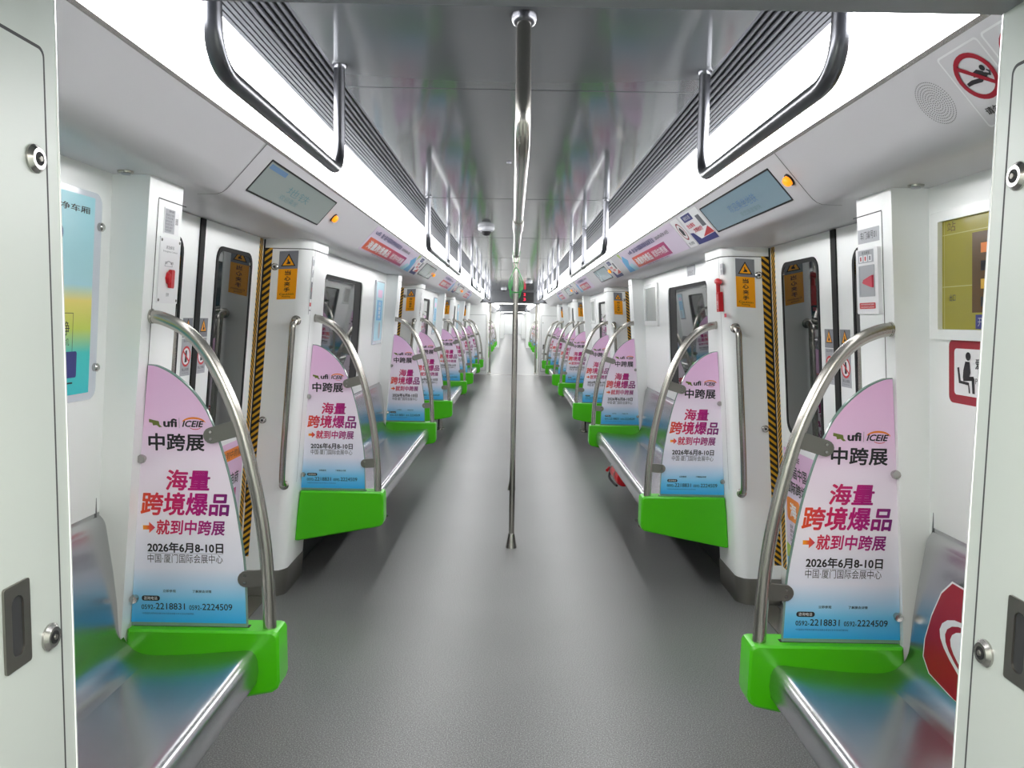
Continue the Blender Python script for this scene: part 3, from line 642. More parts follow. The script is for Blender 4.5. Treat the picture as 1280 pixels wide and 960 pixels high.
for s in (-1, 1):
    T = thing('soffit_downlight', 'small round lamp in the soffit beside the nearest %s pillar' % SIDE[s], 'light', (s * 1.015, 2.02, ZS))
    m = MB(); m.lathe((s * 1.015, 2.02, ZS - .0004), (0, 0, -1), [(.020, 0), (.019, .005), (.013, .006)], 'satin steel'); m.build('rim', T)
    m = MB(); m.lathe((s * 1.015, 2.02, ZS - .006), (0, 0, -1), [(.012, 0), (.011, .003), (.0001, .004)], 'label grey'); m.build('lens', T)

# ------------------------------------------------------------------ cornice: seams, screens, lamps, adverts, speaker
for s in (-1, 1):
    m = MB()
    for y in (2.37, 6.80 - .02, 11.22, 15.65):
        pr = [(0.762, 1.887), (0.868, 1.7695), (0.885, 1.752), (0.898, 1.742), (0.915, 1.736), (0.94, ZS), (0.975, ZS)]
        m.loft([[(s * (a - .0006), yy, b_ - .0006) for a, b_ in pr] for yy in (y, y + .004)], 'seam', caps=False, closed=False)
    m.build('trim_%d' % (7 if s < 0 else 8), kind='structure', smooth=0)
    for k in range(3):
        y = 2.94 + 4.41 * k; c = .50
        T = thing('information_screen', '%s dim information screen from the viewer on the %s cornice' % (ORD[k], SIDE[s]), 'screen', (s * .83, y, 1.81), 'cornice screens')
        pl = corn_plane(s, y, .50); pl.ring(rrect(-.448, -.066, .448, .066, .004), rrect(-.441, -.060, .441, .060, .003), 'black rubber', .002, 0.0); pl.mb.build('bezel', T)
        pl = corn_plane(s, y, .50); pl.slab(rrect(-.442, -.061, .442, .061, .003), 'screen grey' if s < 0 else 'screen blue', 0, .0012)
        if k == 0:
            if s < 0:
                pl.slab(rrect(-.425, .036, -.25, .054, .004), 'screen ghost blue', .0012, .0016); pl.text('地铁', -.15, -.012, .13, .022, 'screen ghost', .0022); pl.text('欢迎乘坐', -.17, -.04, .05, -.018, 'screen ghost', .0022)
            else:
                pl.text('欢迎乘坐地铁', -.13, -.016, .20, .020, 'screen ghost blue', .0022); pl.text('祝您旅途愉快', -.05, -.046, .18, -.026, 'screen ghost', .0022)
        pl.mb.build('display', T, smooth=0)
        ly = (3.51 if s < 0 else 2.41) + 4.36 * k
        T = thing('indicator_lamp', '%s orange lamp from the viewer on the %s cornice' % (ORD[k], SIDE[s]), 'lamp', (s * .826, ly, 1.816), 'orange indicator lamps')
        cp = corn_plane(s, ly, .5); c0 = Vector(cp.O)
        m = MB(); m.lathe(c0, cp.N, [(.021, 0), (.021, .004), (.017, .005)], 'dark'); m.build('base', T)
        m = MB(); m.lathe(c0 + cp.N * .004, cp.N, [(.0165, 0), (.0165, .010), (.012, .016), (.0001, .018)], 'orange lamp'); m.build('lens', T)
def strip_ad(s, y0, y1, label, full):
    yc = (y0 + y1) / 2; hw = (y1 - y0) / 2
    T = thing('cornice_advert', label, 'poster', (s * .82, yc, 1.81), 'printed strips on the cornice')
    pl = corn_plane(s, yc, .5); sg = 1
    pl.slab([(-hw, -.085), (hw, -.085), (hw, .085), (-hw, .085)], 'lilac', 0, .0008)
    e0, e1 = (hw * .80, hw) if True else (0, 0)
    # blue wave at the far end on the left wall, at the near end on the right wall
    pl.poly([(hw * (.72 if s < 0 else -.72), -.085), (hw * (.98 if s < 0 else -.98), -.085), (hw * (.93 if s < 0 else -.93), .02), (hw * (.80 if s < 0 else -.80), .06), (hw * (.70 if s < 0 else -.70), .01), (hw * (.80 if s < 0 else -.80), -.03)], 'sky blue', .0014)
    pl.poly([(hw * (.55 if s < 0 else -.55), -.085), (hw * (.72 if s < 0 else -.72), -.085), (hw * (.80 if s < 0 else -.80), -.03), (hw * (.66 if s < 0 else -.66), -.02)], 'pale blue', .0014)
    pl.poly([(hw * (.86 if s < 0 else -.86), .085), (hw * (.98 if s < 0 else -.98), .085), (hw * (.90 if s < 0 else -.90), .03)], 'lime', .0014)
    r0, r1 = (-hw * .95, hw * .48) if s < 0 else (-hw * .52, hw * .62)
    pl.slab([(r0, -.072), (r1, -.072), (r1, .012), (r0, .012)], 'red box' if s < 0 else 'red box flipped', .0008, .0016)
    pl.text('海量跨境爆品', r0 + .06, -.058, r0 + (r1 - r0) * .55, -.002, 'sheet white', .0024, .03); pl.text('就到中跨展', r0 + (r1 - r0) * .6, -.054, r1 - .05, -.006, 'sheet white', .0024, .015)
    t0 = r0 + .02
    pl.text('ufi', t0, .040, t0 + hw * .13, .066, 'navy', .0016, .02); pl.text('第六届中国国际跨境电商展览会', t0 + hw * .18, .034, t0 + hw * .95, .068, 'navy', .0016, .014); pl.text('2026年6月8-10日', t0 + hw * 1.0, .038, t0 + hw * 1.36, .062, 'ink soft', .0016, .01)
    pl.text('中国·厦门国际会展中心 0592-2218831', t0 + hw * .3, -.083, t0 + hw * 1.0, -.074, 'ink soft', .0016)
    pl.mb.build('sheet', T, smooth=0)
def notice_ad(s, y, label, w_=.20):
    T = thing('cornice_notice', label, 'poster', (s * .82, y, 1.81), 'small notices on the cornice')
    pl = corn_plane(s, y, .5); pl.slab([(-w_, -.085), (w_, -.085), (w_, .085), (-w_, .085)], 'sheet white', 0, .0008)
    pl.slab([(-w_ * .75, .042), (w_ * .2, .042), (w_ * .2, .078), (-w_ * .75, .078)], 'navy', .0008, .0014); pl.text('通知公告', -w_ * .6, .050, w_ * .05, .070, 'sheet white', .002)
    pl.text('安全乘车', -w_ * .8, .006, -w_ * .05, .030, 'pink red', .0016, .02); pl.text('文明出行', -w_ * .5, -.024, w_ * .35, .000, 'pink red', .0016, .02)
    pl.slab([(w_ * .45, -.01), (w_ * .8, -.01), (w_ * .8, .05), (w_ * .45, .05)], 'ink soft', .0008, .0014)
    pl.poly([(-w_, -.085), (w_, -.085), (w_, -.055), (-w_ * .5, -.062)], 'navy', .0014); pl.poly([(-w_, -.085), (-w_ * .4, -.062), (-w_ * .7, -.02), (-w_, -.015)], 'navy', .0016)
    pl.poly([(-w_ * .1, -.057), (w_, -.052), (w_ * .8, -.015)], 'red', .0016)
    pl.mb.build('sheet', T, smooth=0)
strip_ad(-1, 4.34, 6.40, 'long pink advert strip with orange-red box on the left cornice, nearest', True)
strip_ad(1, 3.98, 6.00, 'long pink advert strip with orange-red box on the right cornice, nearest', True)
strip_ad(-1, 8.9, 10.5, 'second pink advert strip on the left cornice', True)
strip_ad(1, 8.55, 10.2, 'second pink advert strip on the right cornice', True)
strip_ad(-1, 13.2, 14.7, 'third pink advert strip on the left cornice', True)
strip_ad(1, 12.9, 14.5, 'third pink advert strip on the right cornice', True)
notice_ad(-1, 6.62, 'small white notice with navy foot beside the second left screen', .17)
notice_ad(1, 3.60, 'white notice with navy and red foot beside the nearest right screen', .18)
notice_ad(-1, 11.0, 'small white notice before the third left screen', .2)
notice_ad(1, 6.52, 'small white notice beside the second right screen', .2)
notice_ad(1, 10.8, 'small white notice before the third right screen', .2)
T = thing('round_badge', 'small oval badge sticker with red rim between advert strip and notice on the right cornice', 'sticker', (.82, 3.89, 1.81))
pl = corn_plane(1, 3.885, .5); pl.slab(rrect(-.075, -.085, .075, .085, .01), 'sheet white', 0, .0006); pl.ring(circ(0, .01, .052), circ(0, .01, .043), 'crimson', .0012); pl.poly(circ(0, .01, .03, 5), 'ink', .0012); pl.text('禁止吸烟', -.05, -.072, .05, -.055, 'ink soft', .0012); pl.mb.build('sheet', T, smooth=0)
# loudspeaker perforation on the right cornice
T = thing('loudspeaker_grille', 'round perforated loudspeaker grille on the right cornice near the viewer', 'loudspeaker', (.824, 1.588, 1.818))
pl = corn_plane(1, 1.588, .52)
for r in range(9):
    n = max(1, int(2 * math.pi * r * .0062 / .0052))
    for k in range(n):
        a = 2 * math.pi * k / n + r * .3; rr = .0062 * r
        pl.poly(circ(rr * math.cos(a), rr * math.sin(a), .0014, 6), 'seam', .0005)
pl.mb.build('perforation', T, smooth=0)
def person_sit(pl, cx, cy, sc, m, h):   # seated pictogram
    P = lambda pts: [(cx + a * sc, cy + b_ * sc) for a, b_ in pts]
    pl.poly([(cx + .10 * sc + x, cy + .40 * sc + y) for x, y in circ(0, 0, .105 * sc, 16)], m, h)
    pl.poly(P([(-.02, .27), (.16, .27), (.20, .0), (.14, -.12), (-.12, -.12), (-.10, .05)]), m, h)
    pl.poly(P([(-.12, -.12), (.32, -.08), (.36, -.18), (-.10, -.22)]), m, h)
    pl.poly(P([(.24, -.14), (.36, -.12), (.38, -.5), (.28, -.5)]), m, h)
    pl.poly(P([(-.36, .10), (-.28, .12), (-.20, -.26), (-.29, -.28)]), m, h)
    pl.poly(P([(-.29, -.28), (-.29, -.21), (.14, -.24), (.14, -.31)]), m, h)
    pl.poly(P([(.10, -.30), (.15, -.30), (.19, -.5), (.13, -.5)]), m, h)
for i, (ya, lab) in enumerate(((1.440, 'square sign with red prohibition ring and leaning figure on the right cornice'), (1.305, 'pale square sign frame on the right cornice, cut off by the cabinet'))):
    T = thing('prohibition_sign', lab, 'sign', (.82, ya, 1.82), 'cornice signs')
    pl = corn_plane(1, ya, .50)
    pl.ring(rrect(-.062, -.088, .062, .078, .008), rrect(-.058, -.084, .058, .074, .006), 'sheet white', .0006)
    pl.ring(circ(0, .014, .050), circ(0, .014, .0395), 'crimson', .0012)
    pl.poly(circ(.026, .023, .0065, 12), 'ink', .0011)
    pl.poly([(.022, .017), (.010, .025), (-.001, .023), (-.008, .014), (-.002, .012), (.003, .017), (.004, .008), (-.018, .011), (-.034, .009), (-.034, .002), (-.018, .002), (.004, -.001), (.014, .004), (.026, .006)], 'ink', .0011)
    pl.poly([(.020, .010), (.033, .003), (.038, .012), (.033, .018), (.031, .016), (.034, .011), (.032, .009), (.024, .014)], 'ink', .0011)
    pl.poly([(-.036, .042), (-.029, .048), (.035, -.008), (.029, -.014)], 'crimson', .0016)
    pl.text('请勿倚靠', -.040, -.064, .040, -.048, 'ink', .0011, .01)
    pl.mb.build('face', T, smooth=0)

# ------------------------------------------------------------------ things on the pillars
def tri(pl, cx, cy, r, h):
    A = [(cx + r * math.cos(math.radians(90 + 120 * k)), cy + r * math.sin(math.radians(90 + 120 * k))) for k in range(3)]
    B = [(cx + r * .78 * math.cos(math.radians(90 + 120 * k)), cy + r * .78 * math.sin(math.radians(90 + 120 * k))) for k in range(3)]
    pl.poly(A, 'ink', h); pl.poly(B, 'amber', h + .0005)
    c = r * .3; pl.poly([(cx - c * .9, cy - c * .8), (cx + c * .9, cy - c * .8), (cx + c * .7, cy + c * .1), (cx + c * .2, cy + c * .2), (cx - c * .1, cy + c * 1.2), (cx - c * .4, cy + c * 1.1), (cx - c * .3, cy)], 'ink', h + .001)
for s in (-1, 1):
    for k in range(4):
        d = PITCH * k
        lab = 'amber pinch warning sign with black triangle on the pillar behind the %s %s door' % (ORD[k], SIDE[s])
        T = thing('warning_sign', lab, 'sign', (s * 1.085, 3.69 + d, 1.565), 'amber pinch warning signs')
        pl = Plane((s * 1.085, 3.6897 + d, 1.565), (1, 0, -s * .05), (-s * .075, 0, 1))
        pl.slab([(-.045, .030), (.045, .030), (.045, .114), (-.045, .114)], 'sticker grey', 0, .0012); pl.slab([(-.045, -.114), (.045, -.114), (.045, .030), (-.045, .030)], 'amber', 0, .0012)
        tri(pl, 0, .062, .040, .0018)
        pl.column('当心夹手', -.014, -.082, .015, .024, 'ink', .0018, .02); pl.text('Caution', -.034, -.094, .034, -.084, 'ink', .0018); pl.text('Pinching', -.020, -.107, .018, -.097, 'ink', .0018)
        pl.mb.build('plate', T, smooth=0)
        for z, nm in ((1.603, 'upper'), (.872, 'lower')):
            x = 1.150 + .088 * (ZS - z) - .006
            T = thing('door_sensor_knob', '%s round steel knob beside the striped edge of the %s %s door' % (nm, ORD[k], SIDE[s]), 'knob', (s * (x - .012), 3.69 + d, z), 'steel knobs')
            m = MB(); m.lathe((s * (x - .012), 3.6895 + d, z), (0, -1, 0), [(.017, 0), (.017, .010), (.012, .016), (.0001, .017)], 'steel', 16); m.build('cap', T)
            m = MB(); m.lathe((s * (x - .012), 3.6735 + d, z), (0, -1, 0), [(.006, 0), (.005, .003), (.0001, .003)], 'dark', 10); m.build('pin', T)
        # vertical grab handles either side of the doorway
        for yy, far in ((3.69, True), (2.302, False)):
            sg = -1 if far else 1
            T = thing('grab_bar', 'upright steel grab bar on the pillar %s the %s %s door' % ('behind' if far else 'in front of', ORD[k], SIDE[s]), 'grab bar', (s * 1.05, yy + d, .5), 'door grab bars')
            X = lambda z: s * (1.047 + .080 * (1.345 - z))
            Yb = yy + d
            pth = [(X(1.345), Yb, 1.352), (X(1.33), Yb + sg * .045, 1.335), (X(1.26), Yb + sg * .05, 1.26), (X(1.0), Yb + sg * .05, 1.0), (X(.75), Yb + sg * .05, .75), (X(.62), Yb + sg * .045, .60), (X(.59), Yb + sg * .03, .57), (X(.58), Yb, .555)]
            m = MB(); m.tube(catmull(pth, 5), .0145, 'satin steel', 10); m.build('bar', T)
            for z in (1.352, .555):
                m = MB(); m.lathe((X(z), Yb, z), (0, sg, 0), [(.024, 0), (.022, .004), (.015, .006)], 'satin steel'); m.build('mount', T)
        # door stickers by the seal
        if k < 2:
            for sg in (-1, 1):
                T = thing('door_sticker', 'grey sticker with triangle and red ring on the %s leaf of the %s %s door' % ('nearer' if sg < 0 else 'farther', ORD[k], SIDE[s]), 'sticker', (s * wx(*DOOR, 1.25), 2.95 + d + sg * .075, 1.25), 'door leaf stickers')
                pl = lean_plane(s, DOOR, 2.95 + d + sg * .072, 1.25); pl.slab([(-.043, .035), (.043, .035), (.043, .108), (-.043, .108)], 'sticker grey', 0, .001); pl.slab([(-.043, -.108), (.043, -.108), (.043, .032), (-.043, .032)], 'label grey', 0, .001)
                tri(pl, 0, .072, .036, .0014); pl.text('当心夹手', -.03, .018, .03, .029, 'ink', .0014)
                pl.poly(circ(0, -.035, .037), 'sheet white', .0012); pl.ring(circ(0, -.035, .039), circ(0, -.035, .031), 'red', .0018)
                pl.poly([(-.008, -.014), (.006, -.012), (.010, -.056), (-.010, -.058)], 'ink', .0016); pl.poly([(-.028, -.018), (-.023, -.013), (.028, -.052), (.023, -.057)], 'red', .002)
                pl.text('禁止倚靠', -.03, -.090, .03, -.079, 'ink', .0014); pl.text('No leaning', -.025, -.100, .025, -.095, 'ink soft', .0014)
                pl.mb.build('sheet', T, smooth=0)
        # advert on the lower half of the farther leaf
        if k < 2:
            T = thing('door_poster', 'pink printed poster on the lower half of the %s %s door, behind the partition' % (ORD[k], SIDE[s]), 'poster', (s * wx(*DOOR, .55), 3.33 + d, .3), 'door posters')
            pl = lean_plane(s, DOOR, 3.33 + d, .54); W_ = .26
            pl.slab([(-W_, -.30), (W_, -.30), (W_, .29), (-W_, .29)], 'lilac', 0, .001)
            pl.rect(-W_, .265, W_, .29, 'sheet white', .0014); pl.rect(-W_ , .10, W_, .265, 'pale pink', .0014)
            if s < 0:
                pl.rect(-.25, .18, .25, .235, 'orange', .0018); pl.text('惠享厦门 就到中跨展', -.2, .19, .23, .225, 'ink', .0022)
                pl.text('跨境电商', .0, .06, .22, .12, 'ink', .0018, .01); pl.rect(.04, -.09, .2, .04, 'magenta', .0018); pl.text('门', .07, -.07, .17, .02, 'lilac', .0022, .02)
                pl.poly([(.02, -.12), (.22, -.09), (.24, -.12), (.06, -.16)], 'lime', .0018); pl.rect(.05, -.21, .23, -.14, 'sheet white', .0018)
                pl.text('6月8-10日', .07, -.20, .21, -.16, 'ink', .0022)
            else:
                pl.text('ufi', -.20, .215, -.15, .245, 'ink', .0018, .02); pl.text('ICEIE', -.14, .215, -.06, .24, 'ink', .0018, .02, .2)
                pl.text('第6届中国', -.24, .135, .02, .195, 'ink', .0018, .02); pl.text('国际跨境电商展', -.24, .06, .20, .12, 'ink', .0018, .02)
                pl.slab(rrect(-.24, -.075, -.08, .035, .02), 'orange', .001, .0016); pl.text('海', -.2, -.055, -.12, .015, 'sheet white', .0022, .03)
                pl.column('就到中跨展', -.21, -.20, -.17, -.09, 'ink', .0018)
            pl.poly([(-W_, -.30), (W_, -.30), (W_, -.21), (-W_, -.26)], 'sky blue', .0016); pl.poly([(-W_, -.26), (W_ * .1, -.235), (-W_, -.19)], 'lime', .0018)
            pl.mb.build('sheet', T, smooth=0)

# nearest left pillar: instruction label and red release knob plate
T = thing('door_release_panel', 'white plate with red turn knob and instruction label on the nearest left pillar', 'emergency release', (-1.0, 2.20, 1.4))
pl = lean_plane(-1, PIL, 2.205, 1.4925); pl.slab([(-.064, -.0915), (.064, -.0915), (.064, .0915), (-.064, .0915)], 'sheet white', 0, .003)
pl.text('紧急解锁', -.028, .060, .022, .070, 'ink soft', .0035); pl.text('Emergency Unlock', -.045, .050, .045, .056, 'ink soft', .0035)
pl.ring([(-.006 + .03 * math.cos(math.radians(30 + 10 * k)), -.002 + .03 * math.sin(math.radians(30 + 10 * k))) for k in range(13)] , [(-.006 + .027 * math.cos(math.radians(30 + 10 * k)), -.002 + .027 * math.sin(math.radians(30 + 10 * k))) for k in range(13)], 'label grey', .0032)
pl.text('复位', -.030, .018, -.014, .026, 'ink', .0035); pl.text('解锁', .006, .018, .022, .026, 'ink', .0035); pl.text('旋转', -.012, -.072, .006, -.062, 'ink soft', .0035)
plate = pl.mb.build('plate', T, smooth=0)
for u in (-.056, .056):
    for v in (-.083, .083):
        m = MB(); m.lathe(pl.p(u, v, .003), pl.N, [(.0045, 0), (.0035, .0015), (.0001, .0015)], 'kick steel', 8); m.build('screw', plate)
m = MB(); c = Vector(pl.p(-.002, -.020, .003)); m.lathe(c, pl.N, [(.020, 0), (.019, .009), (.014, .012), (.0001, .0125)], 'red', 8)
k2 = Plane(pl.p(-.002, -.028, .003), pl.U, pl.V, m); k2.slab(rrect(-.010, -.020, .010, .032, .006), 'red', .004, .0135); m.build('turn_knob', T)
pl = lean_plane(-1, PIL, 2.205, 1.629); pl.slab([(-.047, -.036), (.047, -.036), (.047, .036), (-.047, .036)], 'sheet white', 0, .0012); pl.rect(-.043, -.033, .018, .033, 'label grey', .0016); pl.text('操作说明', -.02, .024, .01, .031, 'ink', .002)
for k in range(6): pl.text(['紧急情况下使用', '打开防护罩', '旋转红色手柄', '手动拉开车门', '注意安全离开', '严禁随意操作'][k], -.040, .014 - k * .0085, .012 - (k % 3) * .006, .020 - k * .0085, 'ink soft', .002)
pl.text('图', .022, -.005, .038, .012, 'ink soft', .002); pl.mb.build('label_sheet', T, smooth=0)
# nearest right pillar: glazed emergency box
T = thing('door_release_panel', 'white box with small window, red handle and red label on the nearest right pillar', 'emergency release', (1.0, 2.20, 1.4))
pl = lean_plane(1, PIL, 2.196, 1.498); pl.slab(rrect(-.066, -.092, .066, .092, .006), 'sheet white', 0, .010); pl.ring(rrect(-.048, -.043, .048, .045, .003), rrect(-.043, -.038, .043, .040, .003), 'label grey', .0112, .010)
pl.rect(-.05, .052, .045, .088, 'label grey', .0106); pl.text('紧急解锁', -.025, .076, .022, .085, 'ink', .0112)
for k in range(3): pl.rect(-.042 + k * .028, .055, -.022 + k * .028, .073, 'sheet white', .011); pl.rect(-.036 + k * .028, .058, -.028 + k * .028, .070, ['crimson', 'red', 'ink soft'][k], .0114)
box = pl.mb.build('box', T, smooth=0)
w2 = lean_plane(1, PIL, 2.196, 1.498); w2.poly(rrect(-.043, -.038, .043, .040, .003), 'label grey', .0104); w2.mb.build('window_pane', box, smooth=0)
w2 = lean_plane(1, PIL, 2.196, 1.498); w2.slab([(-.012, .004), (.030, .014), (.042, .016), (.042, -.018), (.030, -.016), (-.012, -.006)], 'pink red', .0105, .016); w2.slab([(-.022, -.003), (-.012, -.006), (-.012, .004)], 'red', .0105, .014); w2.mb.build('pull_handle', box, smooth=0)
w2 = lean_plane(1, PIL, 2.196, 1.498); w2.slab(rrect(-.048, -.077, .048, -.060, .003), 'red', .010, .0108); w2.text('非紧急情况请勿操作', -.042, -.067, .042, -.0625, 'sheet white', .0112); w2.text('违者将承担法律责任', -.042, -.0745, .042, -.070, 'sheet white', .0112); w2.mb.build('red_label', box, smooth=0)
w2 = lean_plane(1, PIL, 2.20, 1.626); w2.slab([(-.064, -.020), (.064, -.020), (.064, .020), (-.064, .020)], 'label grey', 0, .0012); w2.text('车门编号01', -.048, -.010, .050, .012, 'ink', .0016); w2.mb.build('number_label', T, smooth=0)
# panels on the inner face of the far pillars
for k in range(3):
    d = PITCH * k
    T = thing('alarm_panel', 'slim panel with small red mark on the pillar behind the %s left door' % ORD[k], 'panel', (-1.0, 3.76 + d, 1.5), 'intercom panels')
    pl = lean_plane(-1, PIL, 3.755 + d, 1.54); pl.slab([(-.016, -.16), (.018, -.16), (.018, .12), (-.016, .12)], 'sheet white', 0, .002)
    pl.rect(-.012, .075, .014, .105, 'label grey', .0025); pl.text('报警', -.008, .082, .010, .098, 'ink soft', .003); pl.rect(-.012, .02, .014, .055, 'label grey', .0025); pl.text('说明', -.008, .03, .010, .046, 'ink soft', .003)
    pl.rect(-.012, -.085, .014, -.002, 'ink soft', .0025); pl.rect(-.004, -.05, .006, -.03, 'crimson', .003); pl.rect(-.014, -.12, .016, -.102, 'red', .0025); pl.rect(-.012, -.142, .014, -.136, 'ink soft', .0025)
    pl.mb.build('plate', T, smooth=0)
T = thing('emergency_hammer', 'red emergency hammer in its holder on the pillar behind the first right door', 'hammer', (1.0, 3.75, 1.42))
cp = lean_plane(1, PIL, 3.750, 1.505)
m = MB(); q = Plane(cp.O, cp.U, cp.V, m); q.slab(rrect(-.022, -.075, .020, .020, .006), 'red', 0, .022); q.text('安全锤', -.010, -.06, .010, -.02, 'sheet white', .0226); m.build('holder', T, smooth=0)
m = MB(); m.tube([cp.p(-.001, .01, .016), cp.p(.002, .065, .016)], .010, 'red', 10); m.build('handle', T)
m = MB(); m.tube([cp.p(-.036, .070, .016), cp.p(-.020, .072, .016), cp.p(.0, .072, .016), cp.p(.03, .066, .016), cp.p(.045, .062, .016)], [.006, .013, .015, .013, .004], 'red', 12); m.build('head', T)
q = lean_plane(1, PIL, 3.750, 1.57); q.slab(rrect(-.052, -.03, -.024, .02, .008), 'dark', 0, .012); q.mb.build('clip', T, smooth=0)
q = lean_plane(1, PIL, 3.725, 1.632); q.slab([(-.026, -.026), (.016, -.026), (.016, .026), (-.026, .026)], 'label grey', 0, .001); q.text('安全锤', -.018, .006, .010, .02, 'ink soft', .0014); q.text('使用说明', -.020, -.018, .012, -.004, 'ink soft', .0014); q.mb.build('label_sheet', T, smooth=0)
q = lean_plane(1, PIL, 3.705, 1.412); q.slab([(-.014, -.009), (.022, -.009), (.022, .009), (-.014, .009)], 'pink red', 0, .001); q.mb.build('red_label', T, smooth=0)

# ------------------------------------------------------------------ boards on the walls above the benches
T = thing('poster_holder', 'pale blue poster in a clear bolted holder on the left wall behind the cabinet', 'poster', (-1.09, 1.69, 1.41))
pl = lean_plane(-1, WALL, 1.69, 1.41)
pl.slab(rrect(-.32, -.262, .32, .262, .03), 'clear holder', 0, .006); h = pl.mb.build('holder', T)
pl = lean_plane(-1, WALL, 1.69, 1.41); pl.slab([(-.285, -.243), (.285, -.243), (.285, .248), (-.285, .248)], 'holder sheet', .0062, .0068)
H = .0072
pl.text('文明出行·清净车厢', -.1, .205, .262, .222, 'ink', H, .01); pl.slab(rrect(-.10, .125, .15, .172, .02), 'navy', .0068, .0072); pl.text('倡议', -.05, .055, .155, .11, 'map brown', H, .02)
pl.text('请勿大声喧哗', -.1, -.01, .16, .012, 'ink', H); pl.text('请勿外放声音', -.1, -.05, .16, -.028, 'ink', H)
pl.ring(rrect(.02, -.14, .205, -.04, .001), rrect(.0215, -.1385, .2035, -.0415, .001), 'ink', H); pl.text('静', .15, -.095, .19, -.06, 'ink', H); pl.text('请戴耳机', .10, -.12, .19, -.102, 'ink', H)
pl.slab(rrect(.17, -.20, .225, -.10 - .035, .006), 'navy', .0068, .0074); pl.rect(.14, -.205, .155, -.15, 'ink soft', H); pl.rect(.13, -.215, .21, -.211, 'ink', H)
pl.mb.build('sheet', T, smooth=0)
for v in (.18, -.18):
    m = MB(); b2 = lean_plane(-1, WALL, 1.69, 1.41); m.lathe(b2.p(.318 - .008, v, .006), b2.N, [(.011, 0), (.011, .008), (.007, .012), (.0001, .012)], 'steel', 14); m.build('bolt', h)
T = thing('route_map_screen', 'yellow route map screen in a white frame on the near right wall', 'screen', (1.09, 1.69, 1.5))
pl = lean_plane(1, WALL, 1.70, 1.503); pl.ring(rrect(-.33, -.162, .33, .162, .006), rrect(-.295, -.136, .295, .136, .003), 'edge trim', .016, 0.0); pl.mb.build('frame', T, smooth=0)
pl = lean_plane(1, WALL, 1.70, 1.503); pl.slab([(-.297, -.138), (.297, -.138), (.297, .138), (-.297, .138)], 'map olive', 0, .004); H = .0045
pl.rect(-.295, .10, .295, .102, 'map line', H); pl.rect(-.295, -.03, -.16, -.028, 'map line', H); pl.rect(-.285, -.136, -.283, .136, 'map line', H)
pl.text('站', -.272, .108, -.235, .132, 'map brown', H); pl.text('下一站', -.1, .106, .02, .130, 'map brown', H)
pl.slab([(-.165, -.095), (.22, -.095), (.22, .095), (-.165, .095)], 'map brown', .004, .0046)
for k, (c1, c2) in enumerate((('orange', 'orange'), ('dark', 'map gold'), ('map gold', 'red'), ('dark', 'map brown'))): pl.rect(-.13, .045 - k * .042, -.09, .068 - k * .042, c1, .0052); pl.rect(-.105, .045 - k * .042, -.075, .068 - k * .042, c2, .0056)
pl.slab([(-.15, -.134), (.1, -.134), (.1, -.100), (-.15, -.100)], 'navy', .004, .0052); pl.text('开往终点站', -.14, -.128, -.02, -.106, 'label grey', .0058); pl.text('出口', -.262, -.066, -.235, -.048, 'ink', H)
pl.mb.build('display', T, smooth=0)
T = thing('priority_seat_sign', 'white sign with crimson border and seated figure on the right wall under the map screen', 'sign', (1.10, 1.83, 1.26))
pl = lean_plane(1, WALL, 1.845, 1.262); pl.slab(rrect(-.125, -.080, .125, .080, .018), 'crimson', 0, .0012); pl.slab(rrect(-.100, -.058, .100, .058, .010), 'sheet white', .0012, .0018); person_sit(pl, -.050, .0, .1, 'ink', .0024); pl.text('爱心专座', -.01, .01, .085, .036, 'ink', .0024, .01); pl.text('Priority seat', -.01, -.03, .085, -.012, 'ink', .0024)
pl.mb.build('plate', T, smooth=0)
T = thing('seat_sticker', 'crimson sticker with white heart outline on the near right backrest', 'sticker', (1.1, 1.85, .6))
pl = Plane((1.0885, 1.715, .585), (0, -1, 0), (.06, 0, 1))
hx = [(-.165, .150), (-.205, .110), (-.235, .04), (-.252, -.03), (-.250, -.075), (-.215, -.105), (-.10, -.118)]
hx = hx + [(-a, b_) for a, b_ in hx[::-1]]
pl.slab([(a * 1.02, b_ * 1.03) for a, b_ in hx], 'sheet white', .0030, .0036); pl.slab(hx, 'crimson', .0030, .0042)
def heart(k): return [(k * .0105 * 16 * math.sin(t_) ** 3, -.005 + k * .0056 * (13 * math.cos(t_) - 5 * math.cos(2 * t_) - 2 * math.cos(3 * t_) - math.cos(4 * t_))) for t_ in [2 * math.pi * q_ / 40 for q_ in range(40)]]
pl.ring(heart(1.15), heart(1.0), 'sheet white', .0048); pl.poly(heart(.86), 'sheet white', .0048)
pl.mb.build('sheet', T, smooth=0)
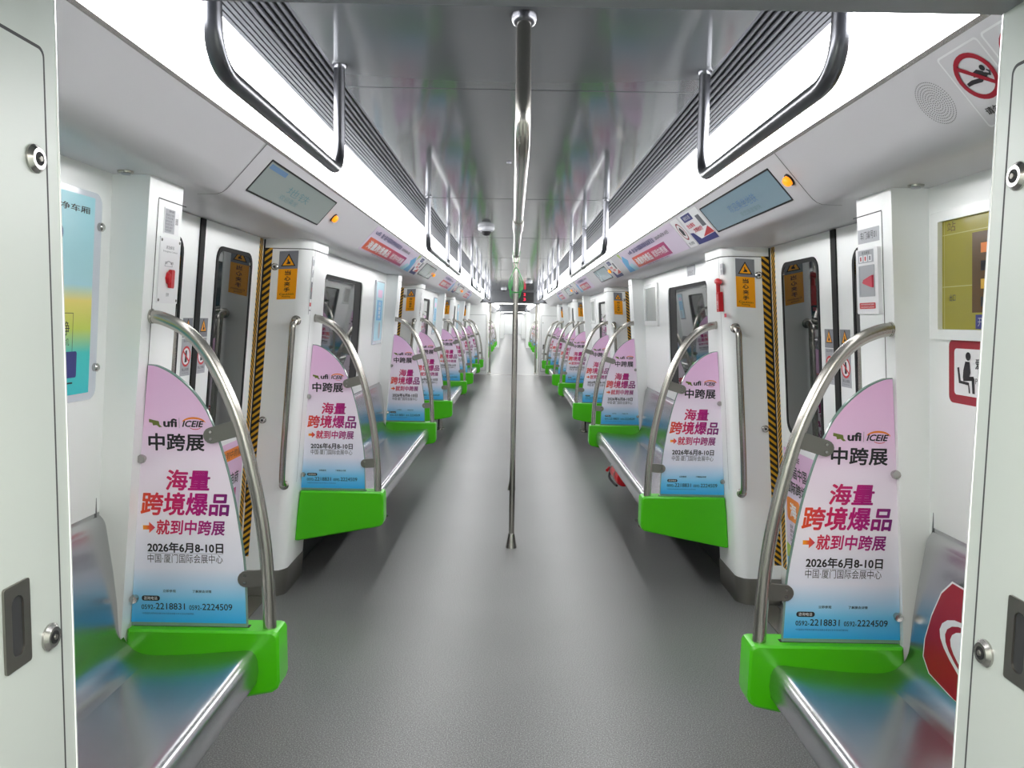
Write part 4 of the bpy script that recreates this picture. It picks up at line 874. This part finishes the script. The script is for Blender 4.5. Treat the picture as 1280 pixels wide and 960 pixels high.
for s in (-1, 1):
    for k in range(3):
        d = PITCH * k
        if s < 0:
            T = thing('wall_poster', 'pale blue poster on a slim board beyond the %s left window' % ORD[k], 'poster', (-1.09, 6.17 + d, 1.41), 'wall boards')
            pl = lean_plane(s, WALL, 6.175 + d, 1.412); pl.slab([(-.19, -.25), (.19, -.25), (.19, .25), (-.19, .25)], 'clear holder', 0, .012)
            h = pl.mb.build('board', T, smooth=0)
            pl = lean_plane(s, WALL, 6.175 + d, 1.412); pl.slab([(-.17, -.22), (.17, -.22), (.17, .24), (-.17, .24)], 'pale blue', .012, .0128); pl.rect(-.1, .12, .1, .18, 'pale pink', .0134); pl.rect(-.12, -.06, .12, .10, 'sky blue', .0134); pl.column('公益宣传', -.05, -.05, .05, .09, 'sheet white', .014, .01); pl.poly(circ(.05, -.14, .05, 16, .07), 'label grey', .0134); pl.mb.build('sheet', T, smooth=0)
        else:
            T = thing('wall_frame', 'empty white framed grey board beyond the %s right window' % ORD[k], 'board', (1.09, 6.15 + d, 1.5), 'wall boards')
            pl = lean_plane(s, WALL, 6.15 + d, 1.51); pl.ring(rrect(-.285, -.165, .285, .165, .006), rrect(-.235, -.125, .235, .135, .003), 'edge trim', .014, 0.0); pl.mb.build('frame', T, smooth=0)
            pl = lean_plane(s, WALL, 6.15 + d, 1.51); pl.slab([(-.237, -.127), (.237, -.127), (.237, .137), (-.237, .137)], 'blank grey', 0, .004); pl.mb.build('panel', T, smooth=0)
        T = thing('wall_plate', 'narrow %s board between the pillar and the %s %s window' % ('mirror-like' if s < 0 else 'printed', ORD[k], SIDE[s]), 'board', (s * 1.09, 4.13 + d, 1.4), 'wall boards')
        pl = lean_plane(s, WALL, 4.175 + d, 1.40); pl.slab([(-.085, -.20), (.085, -.20), (.085, .23), (-.085, .23)], 'edge trim', 0, .010); pl.rect(-.07, -.185, .07, .215, 'blank grey' if s < 0 else 'label grey', .0104)
        if s > 0: pl.column('乘车须知', -.05, -.1, .05, .1, 'ink soft', .011)
        pl.mb.build('plate', T, smooth=0)
    T = thing('poster_holder', 'grey clear plate above the first right window', 'plate', (1.08, 4.6, 1.68)) if s > 0 else None
    if T:
        pl = lean_plane(1, WALL, 4.78, 1.675); pl.slab([(-.10, -.042), (.10, -.042), (.10, .050), (-.10, .050)], 'label grey', 0, .004); pl.text('紧急出口', -.07, -.01, .07, .02, 'ink soft', .0046); pl.mb.build('plate', T, smooth=0)

# ------------------------------------------------------------------ fire extinguisher strapped under the right bench
T = thing('fire_extinguisher', 'red fire extinguisher strapped under the long right bench', 'fire extinguisher', (.82, 5.7, .22))
X_, Z_ = .80, .255
m = MB(); m.lathe((X_, 5.42, Z_), (0, 1, 0), [(.03, 0), (.052, .015), (.060, .05), (.060, .36), (.045, .41), (.022, .435)], 'red', 20); m.build('cylinder', T)
m = MB(); m.lathe((X_, 5.85, Z_), (0, 1, 0), [(.018, 0), (.018, .05), (.010, .055)], 'dark', 12); m.tube([(X_ - .01, 5.88, Z_), (X_ - .05, 5.90, Z_ - .01), (X_ - .07, 5.86, Z_ - .02)], .012, 'red', 8); m.build('valve', T)
m = MB(); m.tube(catmull([(X_ - .02, 5.885, Z_ + .02), (X_ - .06, 5.80, Z_ - .05), (X_ - .055, 5.6, Z_ - .06), (X_ - .05, 5.45, Z_ - .05)], 5), .009, 'black rubber', 8); m.build('hose', T)
for y in (5.52, 5.74):
    m = MB(); m.loft([[(X_ + .064 * math.cos(a), yy, Z_ + .064 * math.sin(a)) for a in [2 * math.pi * k / 20 for k in range(20)]] for yy in (y, y + .025)], 'satin steel', caps=False); m.box((X_ - .01, y, Z_ + .06), (X_ + .01, y + .025, .372), 'satin steel'); m.build('bracket', T)
